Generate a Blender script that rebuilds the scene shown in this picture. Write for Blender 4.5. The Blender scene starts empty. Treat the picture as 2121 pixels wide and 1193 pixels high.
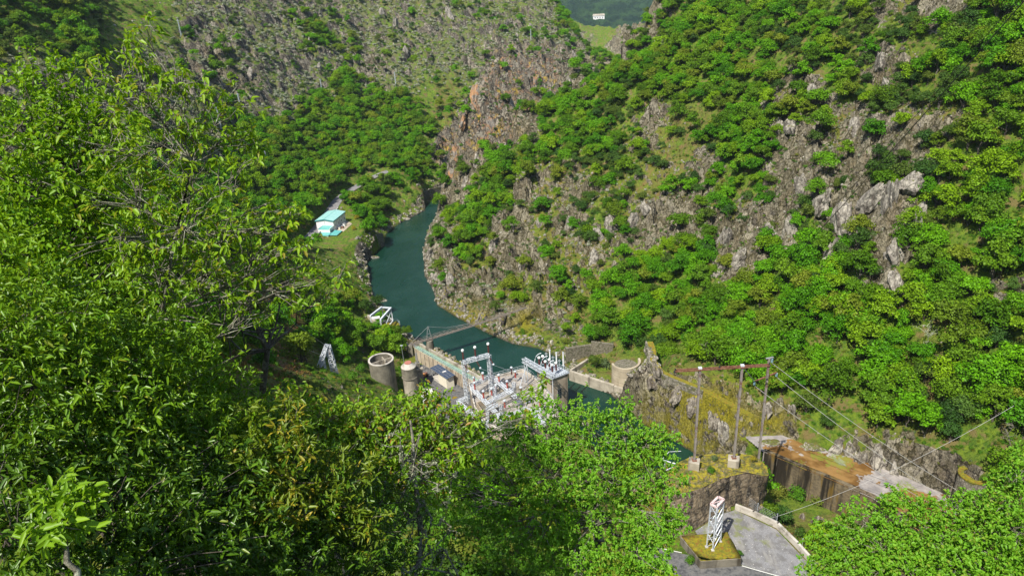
import bpy, bmesh, math, random
import numpy as np
from mathutils import Vector, Matrix
rng = np.random.default_rng(7); random.seed(7)
scene = bpy.context.scene
COL = scene.collection
RAD = math.radians
# ---------------------------------------------------------------- camera
FPX = 1414.0; TH = RAD(24.5); RO = RAD(3.3); CH = 110.0
FW = np.array([0, math.cos(TH), -math.sin(TH)])
_r = np.array([1., 0, 0]); _u = np.array([0, math.sin(TH), math.cos(TH)])
RT = math.cos(RO)*_r - math.sin(RO)*_u
UP = math.cos(RO)*_u + math.sin(RO)*_r
CP = np.array([0, 0, CH])
cam = bpy.data.objects.new('camera', bpy.data.cameras.new('camera'))
COL.objects.link(cam)
m = Matrix.Identity(4)
for i in range(3):
    m[i][0] = RT[i]; m[i][1] = UP[i]; m[i][2] = -FW[i]; m[i][3] = CP[i]
cam.matrix_world = m
cam.data.sensor_width = 36; cam.data.lens = 36*FPX/2121
cam.data.clip_start = 0.1; cam.data.clip_end = 12000
scene.camera = cam
# ---------------------------------------------------------------- light
SUN = Vector((-0.33, -0.48, 0.80)).normalized()
world = bpy.data.worlds.new('World'); scene.world = world; world.use_nodes = True
nt = world.node_tree
sky = nt.nodes.new('ShaderNodeTexSky'); sky.sky_type = 'NISHITA'; sky.sun_disc = False
sky.sun_elevation = math.asin(SUN.z)
sky.sun_rotation = math.atan2(SUN.x, SUN.y)
nt.links.new(sky.outputs[0], nt.nodes['Background'].inputs[0])
nt.nodes['Background'].inputs[1].default_value = 0.105
sl = bpy.data.lights.new('sun', 'SUN'); sl.energy = 5.0; sl.angle = RAD(0.55); sl.color = (1, 0.94, 0.82)
so = bpy.data.objects.new('sun', sl); COL.objects.link(so)
so.rotation_euler = (-SUN).to_track_quat('-Z', 'Y').to_euler(); so.location = (-100, 0, 300)
scene.view_settings.view_transform = 'Standard'; scene.view_settings.look = 'None'
scene.view_settings.exposure = 0.5; scene.view_settings.gamma = 1
scene.view_settings.use_curve_mapping = False
scene.render.engine = 'CYCLES'
scene.cycles.max_bounces = 5; scene.cycles.diffuse_bounces = 2; scene.cycles.glossy_bounces = 2
scene.cycles.transmission_bounces = 2; scene.cycles.transparent_max_bounces = 4
scene.cycles.caustics_reflective = False; scene.cycles.caustics_refractive = False
scene.cycles.volume_bounces = 0
# ---------------------------------------------------------------- projection helpers
def ray(px, py):
    d = FW*FPX + RT*(px-1060.5) - UP*(py-596.5)
    return d/np.linalg.norm(d)
def atz(px, py, z=0.0):
    d = ray(px, py); return CP + d*((z-CH)/d[2])
def atr(px, py, r): return CP + ray(px, py)*r
def proj(P):
    v = P - CP; w = v@FW; w = np.where(w < .1, .1, w)
    return 1060.5+FPX*(v@RT)/w, 596.5-FPX*(v@UP)/w, w
# ---------------------------------------------------------------- noise
_T = rng.random((256, 256))
def vnoise(x, y, s=0):
    x = x+s*17.31; y = y+s*9.77
    xi = np.floor(x).astype(np.int64); yi = np.floor(y).astype(np.int64)
    fx = x-xi; fy = y-yi
    fx = fx*fx*fx*(fx*(fx*6-15)+10); fy = fy*fy*fy*(fy*(fy*6-15)+10)
    g = lambda a, b: _T[a & 255, b & 255]
    return (g(xi, yi)*(1-fx)+g(xi+1, yi)*fx)*(1-fy)+(g(xi, yi+1)*(1-fx)+g(xi+1, yi+1)*fx)*fy*1.0
def fbm(x, y, o=4, s=0):
    v = 0; a = .5; t = 0
    for i in range(o):
        v = v+a*vnoise(x, y, s+i*3); t += a; a *= .5; x = x*2.03; y = y*2.03
    return v/t
def cells(x, y, s=0):
    """faceted blocks: every cell of a jittered grid is one tilted plane; returns height and edge distance"""
    xi = np.floor(x).astype(np.int64); yi = np.floor(y).astype(np.int64)
    d1 = np.full(x.shape, 9.); d2 = np.full(x.shape, 9.); h = np.zeros(x.shape)
    for a in (-1, 0, 1):
        for b in (-1, 0, 1):
            cx = xi+a; cy = yi+b
            jx = _T[(cx+s) & 255, (cy+3*s) & 255]; jy = _T[(cx+91+s) & 255, (cy+57) & 255]
            dx = x-(cx+jx); dy = y-(cy+jy); d = np.sqrt(dx*dx+dy*dy)
            hh = (_T[(cx+33) & 255, (cy+11+s) & 255]-.5)+dx*(_T[(cx+5) & 255, (cy+77+s) & 255]-.5)*1.6+dy*(_T[(cx+45) & 255, (cy+17+s) & 255]-.5)*1.6
            n = d < d1
            d2 = np.where(n, d1, np.minimum(d2, d)); h = np.where(n, hh, h); d1 = np.where(n, d, d1)
    return h, d2-d1
def cells3(x, y, z, s=0):
    """as cells, but the blocks are solids cut out of space, so they keep their size on steep faces"""
    xi = np.floor(x).astype(np.int64); yi = np.floor(y).astype(np.int64); zi = np.floor(z).astype(np.int64)
    d1 = np.full(x.shape, 9.); h = np.zeros(x.shape)
    for a in (-1, 0, 1):
        for b in (-1, 0, 1):
            for c in (-1, 0, 1):
                cx = xi+a; cy = yi+b; cz3 = zi+c; k1 = (cx+s+cz3*7) & 255; k2 = (cy+3*s+cz3*13) & 255
                dx = x-(cx+_T[k1, k2]); dy = y-(cy+_T[(k1+91) & 255, (k2+57) & 255]); dz = z-(cz3+_T[(k1+19) & 255, (k2+131) & 255]); d = dx*dx+dy*dy+dz*dz; n = d < d1
                hh = (_T[(k1+33) & 255, (k2+11) & 255]-.5)+dx*(_T[(k1+5) & 255, (k2+77) & 255]-.5)*.9+dy*(_T[(k1+45) & 255, (k2+17) & 255]-.5)*.9+dz*(_T[(k1+61) & 255, (k2+29) & 255]-.5)*.7
                h = np.where(n, hh, h); d1 = np.where(n, d, d1)
    return h
# ---------------------------------------------------------------- river outline in plan
def P(px, py, z=0.): return tuple(atz(px, py, z)[:2])
R_SHORE = [(70, 392), (20, 384), (-12, 374), (-34, 358), P(905, 440), P(885, 480), P(876, 520), P(880, 572), P(897, 600), P(905, 632),
           P(950, 660), P(1010, 690), P(1060, 712), P(1115, 722), P(1165, 745), P(1176, 783), P(1266, 817), P(1330, 878), P(1400, 915), P(1450, 945), P(1470, 990)]
L_SHORE = [P(1400, 990), (27, 122), (20, 138), (10, 152), (-2, 163), (-14, 178), (-27, 193), (-39, 209), P(775, 625), P(768, 590), P(758, 545), P(795, 505), P(800, 485),
           P(830, 462), P(880, 437), (-46, 372), (-20, 402), (20, 412), (70, 420)]
RIV = np.array(R_SHORE+L_SHORE)
def sdist(x, y, poly):
    """signed distance to polygon, negative inside"""
    x = x.ravel(); y = y.ravel(); best = np.full(x.shape, 1e9); ins = np.zeros(x.shape, bool)
    n = len(poly)
    for i in range(n):
        ax, ay = poly[i]; bx, by = poly[(i+1) % n]
        ex, ey = bx-ax, by-ay; L = ex*ex+ey*ey+1e-9
        t = np.clip(((x-ax)*ex+(y-ay)*ey)/L, 0, 1)
        best = np.minimum(best, (x-ax-t*ex)**2+(y-ay-t*ey)**2)
        c = ((ay > y) != (by > y)) & (x < ex*(y-ay)/(ey if abs(ey) > 1e-9 else 1e-9)+ax)
        ins ^= c
    d = np.sqrt(best); return np.where(ins, -d, d)
# ---------------------------------------------------------------- terrain: control heights
ctl = []
def cz(px, py, z): ctl.append(tuple(atz(px, py, z)))
def cr(px, py, r): ctl.append(tuple(atr(px, py, r)))
for a in R_SHORE+L_SHORE: ctl.append((a[0], a[1], .4))
ridge = [(930, 380, 362), (925, 340, 364), (950, 260, 366), (985, 200, 370), (1010, 150, 385), (1100, 165, 392), (1160, 170, 390), (1190, 110, 400), (1230, 80, 410), (1290, 40, 415), (1350, 5, 425), (1420, -60, 435)]
for i, (a, b, r) in enumerate(ridge):
    cr(a, b, r)
    if i > 4:
        p = atr(a, b, r); q = atr(a, b, r+40); ctl.append((q[0], q[1], p[2]-30))
for t in """940 450 345,975 440 325,1000 400 333,1000 300 352,1050 250 356,1040 500 290,1000 600 258,1100 300 338,1100 400 312,1100 500 283,1100 600 254,1100 680 233,
1200 650 233,1200 550 250,1200 400 290,1200 250 335,1200 180 365,1200 710 220,1300 700 213,1300 600 233,1300 450 262,1300 300 300,1300 150 345,
1450 740 197,1450 640 209,1450 550 226,1450 400 262,1450 200 300,1450 50 345,1600 830 174,1600 700 184,1600 550 206,1600 400 232,1600 250 255,1600 100 290,1600 0 330,
1750 880 170,1750 750 176,1750 600 186,1750 450 203,1750 300 230,1750 150 255,1750 0 290,1900 950 162,1900 800 172,1900 650 179,1900 500 188,1900 350 201,1900 200 222,1900 50 250,
2100 950 163,2100 800 168,2100 600 177,2100 400 190,2100 200 208,2100 0 233,2300 600 168,2300 0 225,2300 1000 152,
1500 -150 430,1750 -150 360,2100 -150 290,2400 -200 260,
700 300 425,800 300 440,900 300 450,850 350 390,900 200 500,900 100 575,900 0 640,1000 100 590,1000 0 680,1100 100 600,1100 0 700,1225 55 720,1150 5 750,
700 200 480,700 100 545,700 0 610,500 300 372,500 200 420,500 100 475,500 0 535,300 200 370,300 100 420,300 0 480,100 100 340,100 0 390,100 250 290,300 300 310,300 450 210,100 450 200,
550 450 305,600 380 350,650 350 382,620 460 325,550 550 214,400 600 160,-100 300 260,-200 0 350,900 -100 720,700 -100 680,500 -100 600,200 -100 520""".replace('\n', '').split(','):
    a, b, r = map(float, t.split()); cr(a, b, r)
for t in [(650, 497, 12), (690, 435, 12.5), (720, 405, 13.5), (760, 378, 15), (800, 357, 17), (850, 345, 21), (880, 425, 1.5), (850, 405, 5), (900, 392, 5), (820, 440, 4), (790, 400, 12),
          (720, 470, 10.5), (740, 475, 10), (700, 500, 10), (675, 505, 10.5), (760, 470, 8), (780, 480, 7.5), (700, 520, 9), (740, 540, 6), (760, 610, 6), (740, 590, 9),
          (1330, 870, 6), (1380, 800, 13), (1450, 850, 11), (1520, 900, 9.5), (1400, 870, 9), (1345, 740, 19), (1420, 790, 17), (1500, 830, 16)]: cz(*t)
for t in [(0, 0, 103.5), (0, 10, 97), (0, -40, 128), (-60, -20, 140), (60, -40, 108), (70, 0, 70), (30, 0, 84), (15, 30, 60), (0, 20, 88), (0, 40, 70), (-12, 20, 92), (-20, 40, 80), (-40, 60, 78), (-30, 20, 102), (34, 46, 30), (60, 45, 31), (30, 60, 24), (45, 62, 20), (35, 75, 18.5), (50, 74, 17.5), (24, 75, 21), (14, 66, 34), (8, 90, 26), (18, 97, 19), (27, 102, 19), (32, 104, 21), (38, 104, 21), (41, 112, 13), (35, 113, 13), (22, 84, 19),
          (-10, 80, 46), (0, 110, 22), (10, 125, 10), (-10, 120, 22), (-30, 120, 34), (-58, 127, 47), (-46, 147, 19), (-30, 160, 7),
          (-45, 175, 10), (-60, 200, 14), (-75, 230, 18), (-90, 160, 58), (-110, 120, 80), (-60, 80, 78), (-100, 60, 105), (-20, 150, 8), (-10, 142, 6), (5, 135, 5), (-28, 175, 5), (-38, 192, 6),
          (55, 112, 4.5), (60, 108, 4.5), (66, 104, 5), (50, 106, 7), (48, 100, 12), (56, 99, 8.5), (62, 92, 10), (70, 96, 8), (76, 84, 16), (56, 84, 14), (70, 62, 24), (100, 60, 26), (100, 85, 15), (125, 60, 36), (170, 80, 58), (125, 100, 26), (120, 0, 60), (200, 0, 120),
          (-160, 0, 180), (-300, 100, 260), (-300, 400, 190), (-420, 700, 260), (-160, 720, 200), (0, 880, 130), (75, 820, 10), (130, 850, -30), (115, 770, 5), (100, 700, 36), (128, 718, 12), (104, 660, 40), (135, 650, 20), (95, 610, 42), (78, 735, 62), (180, 700, -10), (260, 620, 20), (400, 600, 120), (300, 400, 170), (400, 200, 260), (0, 445, 5), (60, 450, 5), (140, 470, 8), (-10, 500, 28), (110, 520, 20), (120, 640, 35),
          (300, 900, 60), (100, 1000, 40), (-200, 1000, 190)]: ctl.append(t)
CT = np.array(ctl)
def _k(d): return np.sqrt(d*d+9.0)
_d = np.hypot(CT[:, None, 0]-CT[None, :, 0], CT[:, None, 1]-CT[None, :, 1])
_A = np.zeros((len(CT)+3, len(CT)+3)); _A[:-3, :-3] = -_k(_d)
_A[:-3, :-3] += np.eye(len(CT))*1.2
_Pm = np.c_[np.ones(len(CT)), CT[:, :2]]; _A[:-3, -3:] = _Pm; _A[-3:, :-3] = _Pm.T
_w = np.linalg.solve(_A, np.r_[CT[:, 2], 0, 0, 0])
def rbf(x, y):
    out = np.empty(x.shape)
    for s in range(0, len(x), 60000):
        X = x[s:s+60000]; Y = y[s:s+60000]
        d = np.hypot(X[:, None]-CT[None, :, 0], Y[:, None]-CT[None, :, 1])
        out[s:s+60000] = -_k(d)@_w[:-3]+_w[-3]+_w[-2]*X+_w[-1]*Y
    return out
# ground cover by area: T bright trees, D dark trees, M trees among rock, R grey rock, O orange rock, S flowering scrub, G grass, Y yellow moss on rock, B bracken, P paved or built, . nothing
COVER = """
TTTDGGGSSSSSSSSSSSSSSSTTRRTTTTTDDDRMRRDD
DDTDGGGSSSSSTSSSSSSSSSSTRMTTTDDTDDDDTDTT
SSSTGSSSRSSSSSRSSSSOOORRTTTTTGTDTMRMDDTT
SSSSSSSSSRSSSTSSGGSOOORTDTTTTTMRTDRDDDTT
SSSSSSSSSSSSTTTTGGOORTTDDRGGBTMTMMDMMMTT
SSSSSTSTSTTTTTTTTOOORTTTMMGGTTRRMRRRMDTT
SSSSTTSTSTTTTTTTTORTTMMDDMGMTTRRRRDRMTDT
SSTTTTTTTTTTTTTGGRMTRMMMMGMMTTRRRRDRDTTD
SSTTTTTTTTTTTMTGRRTRMMRDMRRRMRRDRRRRTTTT
TTTTTTTTTTBTPPPGRRTRRMMMRRRMRRRDRRRRTTTT
TTTTTTTTBBGGGGRRRRMRRMMRTTTTRMTTTTRTTTTT
TTTTTTTTBBBBGGGRRRRMGMMTTTTTTTTTTTRTTTRM
TTTTTTTTBBBBTTGRYYYRYRGTTTTTTTTTTTTTTTRT
TTTTTTTTBBBBTTTTYYYRGGRGDDTTTTTTTTTTMTTT
TTTTTTTTBBBBGGGGGGGRGGGGGDGGTTTTTTTTTTDD
TTTTTTTTGGGGGGPPPPPPGGGRRYYYYTTTTTTMDTTT
TTTTTTTTGGGGGPPPPPPPPGGRRYRYYYYTDTTMDDTT
TTTTTTTTGGGGGPPPPPPPPPGRRYYYRPPGTMRMDDTT
TTTTTTTTGGGGGGGGGGGGGGGGRRPPPPPPPPPMRMDT
TTTTTTTTGGGGGGGGGGGGGGGGGYPPGGPPPPPPGGGG
TTTTTTTTGGGGGGGGGGGGGGGGGYPPPGGGGPPPGGGG
TTTTTTTTGGGGGGGGGGGGGGGGGYPPPPGGGGGGGGGG
TTTTTTTTGGGGGGGGGGGGGGGGGGGGPPPGGGGGGGGG
""".split()
CW = 53.0
CVA = np.array([[ord(c) for c in row] for row in COVER])
def cover_w(px, py, chars, soft=True):
    """smooth weight of the given cover classes at projected places"""
    M = np.isin(CVA, [ord(c) for c in chars]).astype(float)
    fx = np.clip(px/CW-.5, 0, 38.999); fy = np.clip(py/CW-.5, 0, 21.999)
    xi = fx.astype(int); yi = fy.astype(int); fx = fx-xi; fy = fy-yi
    return (M[yi, xi]*(1-fx)+M[yi, xi+1]*fx)*(1-fy)+(M[yi+1, xi]*(1-fx)+M[yi+1, xi+1]*fx)*fy
# flattened pads: (polygon, z, falloff)
PADS = []
def pad(poly, z, fall): PADS.append((np.array(poly), z, fall))
YARD = [(-34, 182), (-26, 189), (-14, 175), (-2, 160), (8, 150), (18, 132), (14, 120), (-6, 128), (-24, 146), (-32, 164)]
pad(YARD, 4.6, 5)
HOUSE_PAD = [P(655, 520, 10), P(640, 480, 10), P(722, 440, 10), P(758, 470, 10), P(735, 500, 10)]
pad(HOUSE_PAD, 9.9, 5)
NOTCH = [(96, 640), (140, 590), (270, 560), (330, 900), (60, 1010), (66, 800), (90, 700)]
pad(NOTCH, 5.0, 26)
LOT = [P(1340, 1125, 18), P(1440, 1095, 18), P(1495, 1060, 18), P(1525, 1052, 18), P(1612, 1094, 18), P(1695, 1180, 18), P(1800, 1300, 18), P(1400, 1400, 18), P(1300, 1300, 18)]
pad(LOT, 17.95, 1.5)
GULLY = [P(1596, 1005, 4.3), P(1640, 1020, 4.3), P(1720, 1050, 4.3), P(1800, 1085, 4.3), P(1850, 1130, 4.3), P(1780, 1130, 4.3), P(1690, 1090, 5), P(1620, 1075, 5), P(1596, 1040, 4.3)]
pad(GULLY, 3.9, 3.5)
def disc(px, py, z, r): c = atz(px, py, z); return [(c[0]+r*math.cos(k*.5236), c[1]+r*math.sin(k*.5236)) for k in range(12)]
pad(disc(1293, 752, 8.8, 5.6), 1.2, 2.5)
pad(disc(1275, 785, 2, 4.0), .8, 2.5)
pad(disc(1338, 768, 13, 2.5), 12.5, 5)
pad(disc(692, 806, 18, 3.4), 16.8, 3.5)
SPILL_UP = [P(1545, 905, 11.6), P(1620, 902, 11.6), P(1680, 925, 11.6), P(1800, 960, 11.6), P(1880, 990, 11.6), P(1950, 1020, 11.6), P(2030, 1080, 11.6)]
SPILL_LO = [P(1950, 1130, 11.6), P(1850, 1060, 11.6), P(1808, 1031, 11.6), P(1724, 994, 11.6), P(1640, 960, 11.6), P(1581, 935, 11.6)]
SPILL = SPILL_UP+SPILL_LO
pad(SPILL_UP+[(a+1.2, b+1.2) for a, b in SPILL_LO], 11.3, 1.0)
# sloping ways: centre line with heights and a half width the ground follows
WAYS = []
def way(pts, half, fall): WAYS.append((np.array(pts, float), half, fall))
def Pz(px, py, z): return tuple(atz(px, py, z))
ROAD = [Pz(585, 560, 12), Pz(628, 505, 11.5), Pz(650, 482, 11), Pz(672, 455, 11.5), Pz(688, 432, 12), Pz(700, 413, 12.8), Pz(722, 397, 13.6), Pz(745, 384, 14.4), Pz(764, 372, 15.2), Pz(790, 360, 16.4), Pz(803, 355, 17.2)]
way(ROAD, 3.0, 4)
FOOTPATH = [Pz(1346, 708, 21), Pz(1352, 724, 20), Pz(1352, 748, 18.5), Pz(1372, 772, 17.6), Pz(1415, 790, 17), Pz(1460, 808, 16.5), Pz(1510, 835, 15.6), Pz(1560, 862, 14)]
way([(a-1.9, b-2.0, c-3.4) for a, b, c in FOOTPATH[1:]], 1.0, 3.0)
way(FOOTPATH, 1.0, .7)
def ground0(x, y, detail=True):
    x = np.asarray(x, float).ravel(); y = np.asarray(y, float).ravel()
    z = rbf(x, y)
    d = sdist(x, y, RIV)
    rock = np.zeros_like(z)
    if detail:
        px, py, w = proj(np.c_[x, y, z])
        rock = .86*cover_w(px, py, 'R')+cover_w(px, py, 'OY')+.45*cover_w(px, py, 'M')+.46*cover_w(px, py, 'S')+.12*cover_w(px, py, 'TDG')
        rock = np.clip(rock, 0, 1)
        rock *= np.clip((y-60)/30, 0, 1)
        n = fbm(x/9, y/9, 4, 5)
        rock = np.clip(rock*1.25*(.45+1.1*n), 0, 1)
        wx = x+5*(fbm(x/7, y/7, 3, 1)-.5); wy = y+5*(fbm(x/7, y/7, 3, 2)-.5)
        z0_ = z; h1 = np.zeros_like(z); h2 = np.zeros_like(z); h3 = np.zeros_like(z); kk_ = rock > .03
        if kk_.any():
            ax_ = wx[kk_]; ay_ = wy[kk_]; az_ = z0_[kk_]+2*(n[kk_]-.5)
            h1[kk_] = cells3(ax_/8, ay_/8, az_/11, 3); h2[kk_] = cells3(ax_/3.4, ay_/3.4, az_/5, 9); h3[kk_] = cells3(ax_/1.5, ay_/1.5, az_/2, 21)
        far = np.clip(w/330, .6, 2.2)
        z += (fbm(x/28, y/28, 4, 8)-.5)*7*np.clip(d/20, 0, 1)*np.clip((y-30)/60, .15, 1)
        z = z+rock*(h1*8.0*far**.4+h2*3.6+h3*1.2)*np.clip(d/9, .12, 1)
        z += (fbm(x/3, y/3, 3, 12)-.5)*.9
    for poly, pz, fall in PADS:
        lo = poly.min(0)-fall-1; hi = poly.max(0)+fall+1
        k = (x > lo[0]) & (x < hi[0]) & (y > lo[1]) & (y < hi[1])
        if k.any():
            s = np.clip(sdist(x[k], y[k], poly)/fall, 0, 1); s = s*s*(3-2*s)
            z[k] = pz*(1-s)+z[k]*s
    for pts, half, fall in WAYS:
        lo = pts[:, :2].min(0)-half-fall; hi = pts[:, :2].max(0)+half+fall
        k = np.nonzero((x > lo[0]) & (x < hi[0]) & (y > lo[1]) & (y < hi[1]))[0]
        if len(k):
            xx = x[k]; yy = y[k]; bd = np.full(len(k), 1e9); bz = np.zeros(len(k))
            for a, b in zip(pts[:-1], pts[1:]):
                e = b-a; t = np.clip(((xx-a[0])*e[0]+(yy-a[1])*e[1])/(e[0]**2+e[1]**2), 0, 1)
                dd = np.hypot(xx-a[0]-t*e[0], yy-a[1]-t*e[1]); n = dd < bd; bd = np.where(n, dd, bd); bz = np.where(n, a[2]+t*e[2], bz)
            s = np.clip((bd-half)/fall, 0, 1); s = s*s*(3-2*s); z[k] = (bz-.12)*(1-s)+z[k]*s
    z = np.where(d < 0, np.maximum(-4, d*1.1-.1), np.maximum(z, np.minimum(d*1.0, .5+np.minimum(d, 6)*.25)-.1))
    return z, rock, d
def gz(x, y):
    return float(ground0(np.array([x]), np.array([y]))[0][0])
def hit(px, py, r0=60, r1=900, n=500):
    """where the line of sight through a photo point meets the ground"""
    t = np.geomspace(r0, r1, n); Q = CP+ray(px, py)*t[:, None]
    z = ground0(Q[:, 0], Q[:, 1])[0]; k = np.nonzero(Q[:, 2] < z)[0]
    i = k[0] if len(k) else n-1
    return np.array([Q[i, 0], Q[i, 1], z[i]])
# ---------------------------------------------------------------- small toolkit
def tag(o, label=None, cat=None, group=None, kind=None):
    if label: o['label'] = label
    if cat: o['category'] = cat
    if group: o['group'] = group
    if kind: o['kind'] = kind
    return o
def link(name, me, mat=None, parent=None, smooth=False):
    if mat is not None:
        for q in (mat if isinstance(mat, (list, tuple)) else [mat]): me.materials.append(q)
    o = bpy.data.objects.new(name, me); COL.objects.link(o)
    if parent is not None: o.parent = parent
    if smooth:
        me.polygons.foreach_set('use_smooth', [True]*len(me.polygons))
    return o
def npmesh(name, V, Fc, smooth=False):
    """mesh from vertex array and an equal-sided face array"""
    V = np.asarray(V, np.float32); Fc = np.asarray(Fc, np.int32)
    me = bpy.data.meshes.new(name); k = Fc.shape[1]
    me.vertices.add(len(V)); me.vertices.foreach_set('co', V.ravel())
    me.loops.add(Fc.size); me.loops.foreach_set('vertex_index', Fc.ravel())
    me.polygons.add(len(Fc)); me.polygons.foreach_set('loop_start', np.arange(0, Fc.size, k, dtype=np.int32))
    me.polygons.foreach_set('loop_total', np.full(len(Fc), k, np.int32))
    if smooth: me.polygons.foreach_set('use_smooth', np.ones(len(Fc), bool))
    me.update(calc_edges=True); me.validate()
    return me
def attr(me, name, vals):
    a = me.attributes.new(name, 'FLOAT', 'POINT'); a.data.foreach_set('value', np.asarray(vals, np.float32))
class MB:
    """collects boxes, bars and tubes into one mesh"""
    def __init__(s): s.bm = bmesh.new()
    def box(s, c, size, rz=0, M=None):
        T = Matrix.Translation(Vector(c)) @ Matrix.Rotation(rz, 4, 'Z') @ Matrix.Diagonal((*size, 1))
        if M is not None: T = M @ T
        bmesh.ops.create_cube(s.bm, size=1, matrix=T); return s
    def cyl(s, a, b, r, r2=None, n=12, caps=True):
        a = Vector(a); b = Vector(b); d = b-a; L = d.length
        if L < 1e-6: return s
        T = Matrix.Translation((a+b)/2) @ d.to_track_quat('Z', 'Y').to_matrix().to_4x4()
        bmesh.ops.create_cone(s.bm, cap_ends=caps, segments=n, radius1=r, radius2=r if r2 is None else r2, depth=L, matrix=T); return s
    def bar(s, a, b, w, h=None):
        a = Vector(a); b = Vector(b); d = b-a; L = d.length
        if L < 1e-6: return s
        T = Matrix.Translation((a+b)/2) @ d.to_track_quat('Z', 'Y').to_matrix().to_4x4() @ Matrix.Diagonal((w, h or w, L, 1))
        bmesh.ops.create_cube(s.bm, size=1, matrix=T); return s
    def tube(s, pts, r, n=6):
        pts = [Vector(p) for p in pts]; rr_ = r if hasattr(r, '__len__') else [r]*len(pts); prev = None
        for i, p in enumerate(pts):
            d = (pts[min(i+1, len(pts)-1)]-pts[max(i-1, 0)]).normalized(); u = d.cross(Vector((0, 0, 1)) if abs(d.z) < .9 else Vector((1, 0, 0))).normalized(); v = d.cross(u)
            ring = [s.bm.verts.new(p+(u*math.cos(6.2832*k/n)+v*math.sin(6.2832*k/n))*rr_[i]) for k in range(n)]
            if prev:
                for k in range(n): s.bm.faces.new((prev[k], prev[(k+1) % n], ring[(k+1) % n], ring[k]))
            prev = ring
        return s
    def prism(s, poly, z0, z1):
        """vertical prism over a plan polygon; z0, z1 numbers or per-vertex lists"""
        n = len(poly); z0 = [z0]*n if not hasattr(z0, '__len__') else z0; z1 = [z1]*n if not hasattr(z1, '__len__') else z1
        b = [s.bm.verts.new((p[0], p[1], z)) for p, z in zip(poly, z0)]; t = [s.bm.verts.new((p[0], p[1], z)) for p, z in zip(poly, z1)]
        s.bm.faces.new(t); s.bm.faces.new(b[::-1])
        for i in range(n): s.bm.faces.new((b[i], b[(i+1) % n], t[(i+1) % n], t[i]))
        return s
    def poly(s, pts):
        s.bm.faces.new([s.bm.verts.new(p) for p in pts]); return s
    def build(s, name, mat, parent=None, bevel=0, smooth=False):
        bmesh.ops.recalc_face_normals(s.bm, faces=s.bm.faces)
        if bevel:
            bmesh.ops.bevel(s.bm, geom=[e for e in s.bm.edges if len(e.link_faces) == 2 and e.calc_face_angle(0) > .6], offset=bevel, segments=1, affect='EDGES')
        me = bpy.data.meshes.new(name); s.bm.to_mesh(me); s.bm.free()
        return link(name, me, mat, parent, smooth)
def empty(name, loc, rz=0, label=None, cat=None, group=None):
    o = bpy.data.objects.new(name, None); COL.objects.link(o); o.location = loc; o.rotation_euler = (0, 0, rz)
    o.empty_display_size = .5
    return tag(o, label, cat, group)
def copy_tree(o, parent=None):
    c = o.copy(); COL.objects.link(c)
    if parent is not None: c.parent = parent
    for ch in [q for q in KIDS.get(o.name, [])]: copy_tree(ch, c)
    return c
KIDS = {}
def reg(root):
    KIDS[root.name] = list(root.children)
    for c in root.children: reg(c)
    return root
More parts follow.
